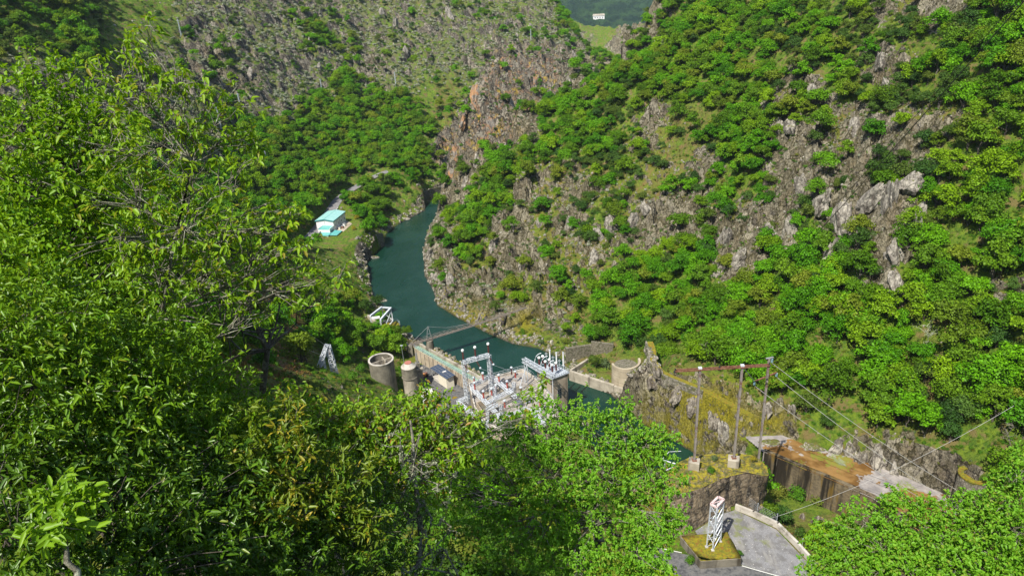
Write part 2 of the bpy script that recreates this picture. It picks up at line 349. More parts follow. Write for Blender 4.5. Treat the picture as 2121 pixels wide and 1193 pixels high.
# ---------------------------------------------------------------- materials
class NT:
    def __init__(s, name):
        s.m = bpy.data.materials.new(name); s.m.use_nodes = True; s.t = s.m.node_tree; s.t.nodes.clear()
        s.out = s.n('ShaderNodeOutputMaterial'); s.b = s.n('ShaderNodeBsdfPrincipled'); s.l(s.b.outputs[0], s.out.inputs[0])
        s.b.inputs['Specular IOR Level'].default_value = .25
        g = s.n('ShaderNodeNewGeometry'); s.pos = g.outputs['Position']; s.geo = g
    def n(s, t): return s.t.nodes.new(t)
    def l(s, a, b): s.t.links.new(a, b)
    def put(s, sock, v):
        if isinstance(v, bpy.types.NodeSocket): s.l(v, sock)
        elif isinstance(v, (tuple, list)): sock.default_value = (*v, 1) if len(sock.default_value) == 4 and len(v) == 3 else v
        else: sock.default_value = v
    def noise(s, scale, detail=5, rough=.55, vec=None, stretch=None, dim='3D'):
        n = s.n('ShaderNodeTexNoise'); n.inputs['Scale'].default_value = scale; n.inputs['Detail'].default_value = detail; n.inputs['Roughness'].default_value = rough
        v = vec or s.pos
        if stretch:
            mp = s.n('ShaderNodeMapping'); mp.inputs['Scale'].default_value = stretch; s.l(v, mp.inputs[0]); v = mp.outputs[0]
        s.l(v, n.inputs['Vector']); return n.outputs['Fac']
    def vor(s, scale, feat='F1', out='Distance', stretch=None):
        n = s.n('ShaderNodeTexVoronoi'); n.feature = feat; n.inputs['Scale'].default_value = scale; v = s.pos
        if stretch:
            mp = s.n('ShaderNodeMapping'); mp.inputs['Scale'].default_value = stretch; s.l(v, mp.inputs[0]); v = mp.outputs[0]
        s.l(v, n.inputs['Vector']); return n.outputs[out]
    def ramp(s, f, a, b, c0=0., c1=1.):
        n = s.n('ShaderNodeMapRange'); n.interpolation_type = 'SMOOTHSTEP'
        s.put(n.inputs[0], f); n.inputs[1].default_value = a; n.inputs[2].default_value = b; n.inputs[3].default_value = c0; n.inputs[4].default_value = c1
        return n.outputs[0]
    def mix(s, f, a, b, mode='MIX'):
        n = s.n('ShaderNodeMix'); n.data_type = 'RGBA'; n.blend_type = mode
        s.put(n.inputs[0], f); s.put(n.inputs[6], a); s.put(n.inputs[7], b); return n.outputs[2]
    def math(s, op, a, b=0., c=0.):
        n = s.n('ShaderNodeMath'); n.operation = op; s.put(n.inputs[0], a); s.put(n.inputs[1], b)
        if op == 'MULTIPLY_ADD': s.put(n.inputs[2], c)
        return n.outputs[0]
    def attr(s, name):
        n = s.n('ShaderNodeAttribute'); n.attribute_name = name; return n.outputs['Fac']
    def nz(s, sock='Normal'):
        n = s.n('ShaderNodeSeparateXYZ'); s.l(s.geo.outputs[sock], n.inputs[0]); return n.outputs[2]
    def bump(s, h, strength=.5, dist=.1):
        n = s.n('ShaderNodeBump'); n.inputs['Strength'].default_value = strength; n.inputs['Distance'].default_value = dist
        s.l(h, n.inputs['Height']); s.l(n.outputs[0], s.b.inputs['Normal'])
    def col(s, v, rough=.9, metal=0.):
        s.put(s.b.inputs['Base Color'], v); s.put(s.b.inputs['Roughness'], rough); s.b.inputs['Metallic'].default_value = metal; return s.m
# ---------------------------------------------------------------- setting materials
def mat_terrain():
    t = NT('hillside'); 
    rock = t.attr('rock'); org = t.attr('orange'); yel = t.attr('yellow'); brk = t.attr('bracken'); scr = t.attr('scrub')
    n1 = t.noise(.9, 6, .65); n2 = t.noise(.16, 4); n3 = t.noise(5, 4, .7); nv = t.noise(.7, 5, .6, stretch=(1, 1, .5))
    rc = t.mix(t.ramp(n1, .3, .7), (.15, .135, .105), (.43, .385, .30))
    rc = t.mix(t.ramp(nv, .45, .68), rc, (.15, .13, .10))
    rc = t.mix(t.ramp(n2, .5, .68, 0, .5), rc, (.26, .19, .13))
    dv = t.n('ShaderNodeVectorMath'); dv.operation = 'MULTIPLY_ADD'; nc = t.n('ShaderNodeTexNoise'); nc.inputs['Scale'].default_value = .5; nc.inputs['Detail'].default_value = 4; t.l(t.pos, nc.inputs['Vector']); t.l(nc.outputs['Color'], dv.inputs[0]); dv.inputs[1].default_value = (4, 4, 5); t.l(t.pos, dv.inputs[2])
    mpv = t.n('ShaderNodeMapping'); mpv.inputs['Scale'].default_value = (1, 1, .55); t.l(dv.outputs[0], mpv.inputs[0])
    vb = t.n('ShaderNodeTexVoronoi'); vb.inputs['Scale'].default_value = .33; t.l(mpv.outputs[0], vb.inputs['Vector']); vs = t.n('ShaderNodeSeparateColor'); t.l(vb.outputs['Color'], vs.inputs[0]); rc = t.mix(t.ramp(vs.outputs[0], .1, .9, .55, 0), rc, (.075, .065, .05)); rc = t.mix(t.ramp(vs.outputs[1], .6, .95, 0, .45), rc, (.50, .46, .38))
    ve = t.n('ShaderNodeTexVoronoi'); ve.feature = 'DISTANCE_TO_EDGE'; ve.inputs['Scale'].default_value = .33; t.l(mpv.outputs[0], ve.inputs['Vector'])
    oc = t.mix(t.ramp(nv, .40, .58), (.36, .20, .10), (.17, .145, .125))
    oc = t.mix(t.ramp(n2, .52, .6), oc, (.42, .30, .05))
    rc = t.mix(t.math('MULTIPLY', org, t.ramp(t.noise(.17, 5), .46, .58)), rc, oc)
    e = t.noise(.75, 5, .55, stretch=(1, 1, .35)); crack = t.ramp(t.math('ABSOLUTE', t.math('SUBTRACT', e, .5)), 0, .022, 1, 0); e2 = t.noise(2.1, 4, .55, stretch=(1.3, 1, .5)); crack = t.math('MAXIMUM', crack, t.ramp(t.math('ABSOLUTE', t.math('SUBTRACT', e2, .5)), 0, .02, .7, 0))
    rc = t.mix(t.math('MULTIPLY', crack, .7), rc, (.035, .03, .025))
    lich = t.ramp(t.noise(2.3, 5, .7), .55, .66, 0, .55)
    rc = t.mix(lich, rc, (.45, .43, .36))
    g = t.mix(t.ramp(n1, .35, .65), (.055, .12, .010), (.15, .22, .018))
    g = t.mix(t.ramp(t.noise(.35, 5, .6), .5, .62), g, (.17, .14, .05))
    g = t.mix(t.math('MULTIPLY', scr, t.ramp(t.noise(.3, 5, .65), .42, .56)), g, (.12, .13, .055))
    br = t.mix(t.ramp(n1, .35, .65), (.20, .095, .04), (.10, .085, .03))
    br = t.mix(t.ramp(n3, .5, .62), br, (.26, .16, .09))
    g = t.mix(t.math('MULTIPLY', brk, t.ramp(t.noise(.25, 4), .35, .55)), g, br)
    mo = t.mix(t.ramp(n3, .35, .65), (.32, .26, .012), (.16, .17, .02))
    flat = t.nz()
    # grass holds where the ground is flatter, stone shows where it is steep
    f = t.math('ADD', rock, t.math('MULTIPLY_ADD', n1, 1.0, -.5))
    f = t.math('ADD', f, t.math('MULTIPLY', t.ramp(flat, .42, .85, .40, -.34), t.ramp(rock, .12, .42, .12, 1)))
    f = t.ramp(f, .36, .5)
    rc = t.mix(t.ramp(ve.outputs['Distance'], .0, .09, .9, 0), rc, (.02, .017, .013)); c = t.mix(f, g, rc); crack = t.math('MULTIPLY', crack, f)  # broad dark block edges paint in the cracks and their shadow
    mm = t.math('MULTIPLY', yel, t.ramp(t.math('ADD', t.noise(.5, 5, .65), t.math('MULTIPLY', flat, .3)), .47, .59))
    c = t.mix(mm, c, mo)
    wet = t.n('ShaderNodeSeparateXYZ'); t.l(t.pos, wet.inputs[0])
    c = t.mix(t.ramp(t.math('ADD', wet.outputs[2], t.math('MULTIPLY', n1, .8)), .55, 1.25, .75, 0), c, (.035, .032, .028))
    h = t.math('ADD', t.math('MULTIPLY', n1, 1.0), t.math('MULTIPLY', crack, -.4))
    h = t.math('ADD', h, t.math('MULTIPLY', n3, .35))
    t.bump(h, 1., .9)
    return t.col(c, .95)
def mat_plain(name, c1, c2, scale=1.5, rough=.85, metal=0., bump=.0, spec=.25, stain=None, streak=False):
    t = NT(name); t.b.inputs['Specular IOR Level'].default_value = spec
    n = t.noise(scale, 5, .62)
    c = t.mix(t.ramp(n, .32, .68), c1, c2)
    if stain:
        s = t.noise(scale*.7, 5, .65, stretch=(1, 1, .12) if streak else None)
        c = t.mix(t.ramp(s, .5, .66, 0, .9), c, stain)
    if bump: t.bump(t.noise(scale*4, 4, .6), bump, .05)
    return t.col(c, rough, metal)
M = {}
M['terrain'] = mat_terrain()
M['concrete'] = mat_plain('weathered_concrete', (.30, .27, .22), (.44, .40, .33), .5, bump=.5, stain=(.11, .095, .075), streak=True)
M['concrete_warm'] = mat_plain('warm_concrete', (.34, .28, .21), (.48, .41, .32), .5, bump=.4, stain=(.16, .135, .105), streak=True)
M['concrete_dark'] = mat_plain('stained_concrete', (.13, .12, .10), (.24, .22, .18), .45, bump=.6, stain=(.05, .042, .03), streak=True)
M['concrete_light'] = mat_plain('pale_concrete', (.42, .39, .35), (.54, .51, .46), .7, bump=.3, stain=(.22, .2, .17))
M['white'] = mat_plain('white_cladding', (.70, .70, .70), (.80, .80, .79), 3, .5)
M['white_steel'] = mat_plain('white_steel', (.50, .54, .60), (.66, .70, .76), 2, .45, spec=.5)
M['galv'] = mat_plain('galvanised_steel', (.42, .47, .53), (.56, .60, .66), 3, .45, spec=.5)
M['grey_steel'] = mat_plain('grey_steel', (.22, .23, .24), (.32, .33, .34), 3, .5, spec=.5)
M['rust'] = mat_plain('rusty_steel', (.15, .060, .040), (.26, .13, .090), 3, .8, stain=(.12, .05, .03))
M['post_rust'] = mat_plain('weathered_post', (.22, .20, .19), (.30, .27, .25), 1.2, .7, stain=(.15, .07, .05))
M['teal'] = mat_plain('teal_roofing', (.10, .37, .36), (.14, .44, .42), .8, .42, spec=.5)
M['teal_pale'] = mat_plain('sunlit_teal_sheet', (.26, .50, .49), (.33, .57, .55), .8, .38, spec=.6)  # paler copy of the teal, with sunlight put into the colour
M['teal_dark'] = mat_plain('teal_trim', (.03, .20, .22), (.04, .25, .26), 2, .45)
M['brown_glaze'] = mat_plain('brown_porcelain', (.085, .022, .017), (.13, .032, .024), 5, .25, spec=.6)
M['red_glaze'] = mat_plain('red_porcelain', (.30, .045, .035), (.38, .07, .05), 5, .3, spec=.6)
M['white_glaze'] = mat_plain('white_porcelain', (.74, .76, .78), (.82, .83, .84), 5, .3, spec=.6)
M['glass_dark'] = mat_plain('dark_window_glass', (.02, .024, .03), (.035, .04, .05), 3, .12, spec=.7)
M['solar'] = mat_plain('solar_panel_glass', (.035, .05, .085), (.05, .07, .11), 3, .18, spec=.7)
M['asphalt'] = mat_plain('asphalt', (.060, .062, .068), (.15, .15, .15), 1.3, .9, bump=.3, stain=(.16, .155, .15))
M['asphalt_light'] = mat_plain('worn_asphalt', (.17, .165, .175), (.23, .225, .23), .8, .9, bump=.3, stain=(.14, .135, .14))
M['paint'] = mat_plain('road_paint', (.62, .62, .60), (.78, .78, .76), 4, .7)
M['green_floor'] = mat_plain('green_walkway', (.16, .29, .22), (.22, .35, .26), .8, .8, stain=(.11, .15, .11))
M['moss'] = mat_plain('yellow_moss', (.25, .21, .014), (.11, .12, .02), 2.5, .95, bump=.8, stain=(.20, .10, .02))
M['stone_wall'] = mat_plain('mossy_masonry', (.10, .09, .07), (.24, .22, .17), 2.2, .95, bump=1.0, stain=(.06, .07, .025))
M['grey_masonry'] = mat_plain('grey_masonry', (.15, .14, .125), (.30, .28, .25), 2.6, .95, bump=1.0, stain=(.09, .085, .06))
M['cable'] = mat_plain('dark_cable', (.03, .03, .035), (.05, .05, .05), 3, .5)
M['wire'] = mat_plain('pale_wire', (.36, .36, .35), (.46, .46, .45), 3, .4, spec=.5)
M['wood'] = mat_plain('weathered_planks', (.13, .11, .09), (.22, .19, .155), 2, .9, stain=(.14, .11, .09))
M['cream'] = mat_plain('cream_panel', (.66, .62, .50), (.74, .70, .60), 2, .6)
M['red_roof'] = mat_plain('faded_red_cap', (.34, .13, .10), (.42, .18, .14), 3, .85)
M['orange_paint'] = mat_plain('orange_machine_paint', (.55, .22, .05), (.62, .30, .10), 2, .6, stain=(.3, .2, .13))
def mat_masonry(name, c1, c2, mortar, sx, moss):
    t = NT(name)
    tc = t.n('ShaderNodeTexCoord'); v = t.vor(sx, 'DISTANCE_TO_EDGE'); vc = t.n('ShaderNodeTexVoronoi'); vc.inputs['Scale'].default_value = sx; t.l(t.pos, vc.inputs['Vector'])
    g = t.n('ShaderNodeSeparateColor'); t.l(vc.outputs['Color'], g.inputs[0])
    c = t.mix(g.outputs[0], c1, c2); c = t.mix(t.ramp(v, 0, .06, 1, 0), c, mortar)
    c = t.mix(t.ramp(t.noise(.6, 5, .65), .5, .62, 0, .85), c, moss); t.bump(t.ramp(v, 0, .1), .8, .08)
    return t.col(c, .95)
M['masonry'] = mat_masonry('rubble_masonry', (.12, .11, .09), (.30, .28, .23), (.05, .045, .035), 2.2, (.10, .11, .03))
M['bastion'] = mat_plain('bastion_render', (.35, .30, .22), (.47, .41, .31), .35, .9, bump=.5, stain=(.20, .17, .12), streak=True)
def mat_spill():
    t = NT('spillway_slab'); n = t.noise(.11, 5, .55); n2 = t.noise(.5, 5, .65)
    c = t.mix(t.ramp(n2, .3, .7), (.20, .185, .185), (.36, .33, .31))
    mud = t.mix(t.ramp(t.noise(.3, 4), .35, .6), (.26, .15, .05), (.13, .065, .015))
    a = t.attr('mud')
    c = t.mix(t.ramp(t.math('ADD', a, t.math('MULTIPLY_ADD', t.noise(.35, 6, .68), 3.4, -1.7)), .40, .52), c, mud)
    c = t.mix(t.ramp(t.math('ADD', t.attr('green'), t.math('MULTIPLY_ADD', t.noise(.9, 6, .72), 4.5, -2.25)), .65, .95, 0, .6), c, (.16, .22, .02))
    t.bump(n2, .3, .1); return t.col(c, .8)
M['spill'] = mat_spill()
def mat_spillwall():
    t = NT('spillway_wall'); n = t.noise(.35, 5, .6, stretch=(1, 1, .08)); n2 = t.noise(1.5, 5, .65)
    c = t.mix(t.ramp(n2, .3, .7), (.10, .08, .055), (.2, .16, .10)); c = t.mix(t.ramp(n, .42, .55), c, (.022, .018, .013))
    c = t.mix(t.ramp(n, .60, .64), c, (.34, .31, .28)); c = t.mix(t.ramp(t.noise(.5, 4, .6, stretch=(1, 1, .2)), .55, .66, 0, .7), c, (.16, .10, .015))
    t.bump(n2, .4, .06); return t.col(c, .8)
M['spillwall'] = mat_spillwall()
def mat_gravel():
    t = NT('gravel_lot'); n = t.noise(14, 3, .7)
    c = t.mix(t.ramp(n, .35, .65), (.14, .14, .15), (.30, .30, .31)); v = t.vor(1.7); big = t.noise(.55, 5, .65); c = t.mix(t.ramp(big, .42, .6, 0, .6), c, (.11, .105, .10)); c = t.mix(t.ramp(t.noise(.22, 4, .6, stretch=(3, .6, 1)), .5, .62, 0, .5), c, (.30, .29, .27))
    c = t.mix(t.ramp(v, .07, .13, 1, 0), c, (.66, .64, .60)); c = t.mix(t.ramp(t.noise(.35, 5, .6), .56, .66, 0, .7), c, (.16, .18, .06))
    t.bump(n, .4, .04); return t.col(c, .95)
M['gravel'] = mat_gravel()
def mat_rock(name, a, b, dark, moss=None, orange=None, moss_lo=.52):
    t = NT(name); n1 = t.noise(1.1, 6, .65); nv = t.noise(.9, 5, .6, stretch=(1, 1, .2)); e = t.math('ABSOLUTE', t.math('SUBTRACT', t.noise(.8, 5, .5, stretch=(1, 1, .35)), .5))
    c = t.mix(t.ramp(n1, .3, .7), a, b); c = t.mix(t.ramp(nv, .46, .64), c, dark)
    if orange: c = t.mix(t.ramp(t.noise(.3, 4), .42, .56), c, orange)
    c = t.mix(t.ramp(t.noise(3, 5, .7), .56, .66, 0, .6), c, (.46, .44, .38))
    c = t.mix(t.ramp(e, 0, .016, .85, 0), c, (.03, .027, .022))
    if moss:
        moss = t.mix(t.ramp(t.noise(1.1, 5, .65), .42, .58), moss, (.095, .10, .03)); moss = t.mix(t.ramp(t.noise(2.7, 4, .65), .55, .64), moss, (.20, .12, .05))
        c = t.mix(t.ramp(t.math('ADD', t.nz(), t.math('MULTIPLY_ADD', t.noise(1.4, 5, .7), 1.2, -.6)), moss_lo, moss_lo+.25), c, moss)
    t.bump(t.math('ADD', n1, t.math('MULTIPLY', t.ramp(e, 0, .02), .4)), .8, .3)
    return t.col(c, .93)
M['rock'] = mat_rock('grey_granite', (.17, .155, .14), (.44, .41, .35), (.12, .105, .09), (.13, .15, .03), moss_lo=.75)
M['rock_orange'] = mat_rock('iron_stained_granite', (.17, .15, .13), (.34, .31, .27), (.11, .09, .075), None, (.36, .20, .10))
M['rock_moss'] = mat_rock('mossy_granite', (.14, .12, .10), (.32, .29, .25), (.08, .065, .05), (.30, .26, .015), moss_lo=.45)
M['rock_dark'] = mat_rock('overhanging_granite', (.10, .08, .06), (.28, .22, .15), (.035, .03, .027), (.28, .24, .02), moss_lo=.7)
def mat_water():
    t = NT('river_water'); b = t.b
    n = t.noise(.35, 5, .6, stretch=(1, .5, 1)); w = t.n('ShaderNodeTexWave'); w.inputs['Scale'].default_value = .12; w.inputs['Distortion'].default_value = 9; w.inputs['Detail'].default_value = 4; t.l(t.pos, w.inputs['Vector'])
    c = t.mix(t.ramp(t.noise(.05, 3), .4, .6), (.005, .030, .018), (.010, .040, .028))
    h = t.math('ADD', t.math('MULTIPLY', n, .8), t.math('MULTIPLY', t.noise(1.6, 4, .6), .30)); h = t.math('ADD', h, t.math('MULTIPLY', w.outputs['Fac'], .12))
    t.bump(h, .55, .6); b.inputs['IOR'].default_value = 1.33; b.inputs['Specular IOR Level'].default_value = .5
    return t.col(c, t.ramp(t.noise(.06, 5, .6, stretch=(1, .45, 1)), .35, .65, .03, .30))
M['water'] = mat_water()
# ---------------------------------------------------------------- terrain mesh, fanned out round a point behind the camera
OX, OY = 0.0, -46.0
NA, NR = 1000, 1150
az = np.linspace(RAD(-58), RAD(60), NA)
rr = np.concatenate([np.linspace(20, 130, 150, endpoint=False), np.geomspace(130, 1080, NR-150)])
AZ, RR = np.meshgrid(az, rr, indexing='ij')
X = (OX+RR*np.sin(AZ)).ravel(); Y = (OY+RR*np.cos(AZ)).ravel()
Z, ROCK, RD = ground0(X, Y)
i, j = np.meshgrid(np.arange(NA-1), np.arange(NR-1), indexing='ij')
a = (i*NR+j).ravel(); FCS = np.c_[a, a+1, a+NR+1, a+NR]
FCS = FCS[:, ::-1]
me = npmesh('hillside', np.c_[X, Y, Z], FCS, smooth=True)
px, py, w = proj(np.c_[X, Y, Z])
attr(me, 'rock', ROCK); attr(me, 'orange', cover_w(px, py, 'O')); attr(me, 'yellow', np.clip(cover_w(px, py, 'Y')+.14*cover_w(px, py, 'RM'), 0, 1))
attr(me, 'bracken', cover_w(px, py, 'B')+.4*cover_w(px, py, 'GM')*(px > 900)); attr(me, 'scrub', cover_w(px, py, 'S'))
terrain = link('hillside', me, M['terrain']); tag(terrain, kind='structure')
# a flat grid used only for quick height look-ups
def gz_many(x, y): return ground0(np.asarray(x, float), np.asarray(y, float))[0]
# water
bb = MB(); bb.poly([(-140, 60, 0), (180, 60, 0), (180, 470, 0), (-140, 470, 0)]); wat = bb.build('river', M['water']); tag(wat, kind='structure')
# far hills beyond the gorge
gx, gy = np.meshgrid(np.linspace(-40, 760, 260), np.linspace(1050, 2500, 470), indexing='ij')
FZ = lambda a, b: -46+(b-1050)*.115+70*(fbm(a/420, b/420, 5, 3)-.5)+.00007*(a-330)**2+25*(fbm(a/90, b/90, 4, 6)-.5)
fz = FZ(gx, gy)+9*vnoise(gx/8, gy/8, 5)+4*vnoise(gx/3.5, gy/3.5, 8)
_unused = 0*(gy-1050)*.105+70*(fbm(gx/420, gy/420, 5, 3)-.5)+.00018*(gx-330)**2*.4
a = (np.arange(259)[:, None]*470+np.arange(469)[None, :]).ravel()
me = npmesh('far_hills', np.c_[gx.ravel(), gy.ravel(), fz.ravel()], np.c_[a, a+470, a+471, a+1], smooth=True)
t = NT('far_woodland'); n = t.noise(.02, 6, .65); c = t.mix(t.ramp(n, .4, .6), (.012, .035, .024), (.03, .07, .03)); c = t.mix(t.ramp(t.noise(.006, 4), .58, .66), c, (.05, .09, .03))
t.bump(t.noise(.12, 4, .7), 1., 8.); M['far'] = t.col(c, 1)
tag(link('far_hills', me, M['far']), kind='structure')
# ================================================================ built things
def V3(px, py, z): return Vector(atz(px, py, z))
def rise(px, py, z0, ptop):
    """height of an upright whose foot and top are seen at two photo rows"""
    p = atz(px, py, z0); h = np.arange(.3, 40, .05); Q = np.c_[np.full(len(h), p[0]), np.full(len(h), p[1]), z0+h]
    return float(h[np.argmin(abs(proj(Q)[1]-ptop))])
def lathe(mb, prof, M=Matrix.Identity(4), n=10):
    rings = []
    for r, z in prof:
        rings.append([mb.bm.verts.new(M @ Vector((r*math.cos(6.28319*k/n), r*math.sin(6.28319*k/n), z))) for k in range(n)])
    for a, b in zip(rings[:-1], rings[1:]):
        for k in range(n): mb.bm.faces.new((a[k], a[(k+1) % n], b[(k+1) % n], b[k]))
    mb.bm.faces.new(rings[0][::-1]); mb.bm.faces.new(rings[-1]); return mb
def frameM(a, b):
    a = Vector(a); d = Vector(b)-a
    return Matrix.Translation(a) @ d.to_track_quat('Z', 'Y').to_matrix().to_4x4(), d.length
def lattice(mb, a, b, w0, w1=None, n=None, t=.09, td=.055, up=None):
    """square lattice member between two points: four chords, laced on every side"""
    w1 = w0 if w1 is None else w1; a = Vector(a); b = Vector(b); d = (b-a); L = d.length; n = n or max(2, int(L/max(w0, w1)/1.1))
    zx = d.normalized(); up = Vector(up or ((0, 0, 1) if abs(zx.z) < .8 else (0.5, .86, 0))); ux = zx.cross(up).normalized(); uy = zx.cross(ux).normalized()
    C = [(-1, -1), (1, -1), (1, 1), (-1, 1)]
    def pt(k, s): w = w0+(w1-w0)*s; return a+d*s+ux*C[k][0]*w/2+uy*C[k][1]*w/2
    for k in range(4): mb.bar(pt(k, 0), pt(k, 1), t)
    for i in range(n):
        s0 = i/n; s1 = (i+1)/n
        for k in range(4):
            k2 = (k+1) % 4
            if (i+k) % 2: mb.bar(pt(k, s0), pt(k2, s1), td)
            else: mb.bar(pt(k2, s0), pt(k, s1), td)
            mb.bar(pt(k, s1), pt(k2, s1), td)
    return mb
def insul_prof(L, r, ribs):
    p = [(r*.45, 0)]
    for i in range(ribs):
        z = L*(i+.15)/ribs; z2 = L*(i+.55)/ribs; p += [(r*.5, z), (r, z2), (r*.5, z2+L*.12/ribs)]
    return p+[(r*.45, L)]
def bushing(name, a, b, r, body='brown_glaze', cap='white_glaze', ribs=9, label=None, group=None, cat='insulator', parent=None):
    """porcelain insulator from foot a to tip b with a metal foot and a pale cap"""
    Mx, L = frameM(a, b)
    if parent is None: root = empty(name, Vector(a), 0, label, cat, group); off = Matrix.Translation(-Vector(a))
    else: root = parent; off = Matrix.Identity(4)
    X = off @ Mx; mb = MB(); lathe(mb, [(q, z+L*.08) for q, z in insul_prof(L*.74, r, ribs)], X, 9); mb.build('porcelain', M[body], root, smooth=False)
    mb = MB(); lathe(mb, [(r*.75, -.02), (r*.95, L*.02), (r*.8, L*.08)], X, 9); mb.build('foot_flange', M['galv'], root)
    mb = MB(); lathe(mb, [(r*.6, L*.82), (r*1.5, L*.84), (r*1.6, L*.95), (r*1.1, L)], X, 9); mb.build('cap', M[cap], root)
    return root
def cat_line(a, b, sag, n=16):
    a = Vector(a); b = Vector(b); return [a.lerp(b, i/n)-Vector((0, 0, sag*4*(i/n)*(1-i/n))) for i in range(n+1)]
def wire(name, a, b, sag, r, mat, label, group=None):
    return tag(MB().tube(cat_line(a, b, sag), r, 5).build(name, mat, smooth=True), label, 'cable', group)
def railing(mb, pts, h=1.0, gap=1.5, t=.04, rails=(1., .5)):
    for a, b in zip(pts[:-1], pts[1:]):
        a = Vector(a); b = Vector(b); n = max(1, round((b-a).length/gap))
        for i in range(n+1):
            p = a.lerp(b, i/n); mb.bar(p, p+Vector((0, 0, h)), t)
        for f in rails: mb.bar(a+Vector((0, 0, h*f)), b+Vector((0, 0, h*f)), t)
    return mb
def rockmesh(name, size, seed, sub=3, rough=.32, flat=1.0, round_=.0):
    """angular block: a subdivided cube cut by random planes and roughened"""
    r = np.random.default_rng(seed); bm = bmesh.new(); bmesh.ops.create_icosphere(bm, subdivisions=sub+1, radius=1)
    V = np.array([v.co[:] for v in bm.verts]); nrm = V.copy()
    N = r.normal(size=(16, 3)); N /= np.linalg.norm(N, axis=1)[:, None]; D = r.uniform(.52, .92, 16)
    s = np.ones(len(V))
    for n_, d_ in zip(N, D):
        q = nrm@n_; s = np.where(q > .05, np.minimum(s, d_/np.maximum(q, .05)), s)
    V = nrm*s[:, None]
    nn = vnoise(V[:, 0]*3+V[:, 2]*1.3+9, V[:, 1]*3-V[:, 2]*1.7+9, seed)-.5; n2 = vnoise(V[:, 0]*8+V[:, 2]*4, V[:, 1]*8-V[:, 2]*3, seed+4)-.5
    V = V*(1+rough*nn+rough*.4*n2)[:, None]*np.array(size)
    for v, c in zip(bm.verts, V): v.co = c
    me = bpy.data.meshes.new(name); bm.to_mesh(me); bm.free(); return me
# ---------------------------------------------------------------- ribbon ways
def ribbon(pts, half, dz, sub=6):
    P_ = []
    for a, b in zip(pts[:-1], pts[1:]):
        for i in range(sub): P_.append(np.array(a)*(1-i/sub)+np.array(b)*i/sub)
    P_.append(np.array(pts[-1])); P_ = np.array(P_)
    for _ in range(4): P_[1:-1] = (P_[:-2]+P_[1:-1]*2+P_[2:])/4
    T = np.gradient(P_, axis=0); T = T[:, :2]/np.linalg.norm(T[:, :2], axis=1)[:, None]; Nn = np.c_[-T[:, 1], T[:, 0]]
    return P_, Nn
def strip(name, pts, off0, off1, z0, z1, mat, kind=None, label=None, cat=None, sub=6):
    """a band along a way between two sideways offsets, from z0 below to z1 above its height"""
    P_, N_ = ribbon(pts, 0, 0, sub); mb = MB(); rows = []
    for p, n in zip(P_, N_):
        rows.append([mb.bm.verts.new((p[0]+n[0]*o, p[1]+n[1]*o, p[2]+z)) for o, z in ((off0, z0), (off0, z1), (off1, z1), (off1, z0))])
    for a, b in zip(rows[:-1], rows[1:]):
        for k in range(4): mb.bm.faces.new((a[k], a[(k+1) % 4], b[(k+1) % 4], b[k]))
    mb.bm.faces.new(rows[0]); mb.bm.faces.new(rows[-1][::-1])
    return tag(mb.build(name, mat), label, cat, kind=kind)
strip('road', ROAD, -2.6, 2.6, -.6, .05, M['asphalt_light'], 'structure')
strip('road_edge_wall', ROAD[1:5], -3.1, -2.75, -.6, .55, M['concrete_light'], None, 'low pale concrete kerb wall between the grey road and the teal-roofed hall', 'low wall')
strip('roadside_wall', ROAD[5:10], -3.2, -2.75, -.8, .5, M['masonry'], None, 'low stone wall on the river side of the grey road beyond the hall', 'low wall')
strip('footpath', FOOTPATH, -.8, .8, -.5, .02, M['moss'], 'structure')
strip('path_retaining_wall', FOOTPATH[:6], -1.3, -.85, -3.2, .35, M['masonry'], None, 'curved grey rubble wall holding up the narrow path on the right bank', 'retaining wall')
# ---------------------------------------------------------------- lot, road below, parapet
lot = MB(); lot.prism([P(1440, 1099, 18), P(1495, 1064, 18), P(1523, 1056, 18), P(1608, 1096, 18), P(1692, 1184, 18), P(1712, 1215, 18), P(1618, 1194, 18), P(1537, 1169, 18), P(1470, 1150, 18)], 17.2, 18.02)
tag(lot.build('gravel_lot', M['gravel']), kind='structure')
rd = MB(); rd.prism([P(1330, 1122, 18), P(1412, 1146, 18), P(1537, 1171, 18), P(1618, 1196, 18), P(1720, 1222, 18), P(1760, 1300, 18), P(1500, 1300, 18), P(1400, 1210, 18), P(1330, 1160, 18)], 17.2, 18.0)
tag(rd.build('lower_road', M['asphalt']), kind='structure')
def flatline(name, pts, z, w, mat):
    mb = MB()
    for a, b in zip(pts[:-1], pts[1:]):
        a = Vector(atz(*a, z)); b = Vector(atz(*b, z)); n = (b-a).cross(Vector((0, 0, 1))).normalized()*w/2
        mb.poly([a-n, b-n, b+n, a+n])
    return mb.build(name, mat)
tag(flatline('road_edge_line', [(1537, 1171), (1575, 1182), (1618, 1194), (1680, 1212)], 18.026, .15, M['paint']), kind='structure')
tag(flatline('verge_edge_line', [(1340, 1131), (1375, 1136), (1412, 1144)], 18.026, .15, M['paint']), kind='structure')
par = MB(); pp = [(1524, 1054), (1560, 1068), (1610, 1092), (1652, 1134), (1694, 1182), (1716, 1212)]
for a, b in zip(pp[:-1], pp[1:]):
    a = V3(*a, 18); b = V3(*b, 18); d = (b-a).normalized(); par.bar(a+Vector((0, 0, .2))-d*.12, b+Vector((0, 0, .2))+d*.12, .45, 1.9)
o = par.build('parapet_wall', M['concrete_light']); tag(o, 'pale concrete parapet wall along the right edge of the gravel lot', 'parapet')
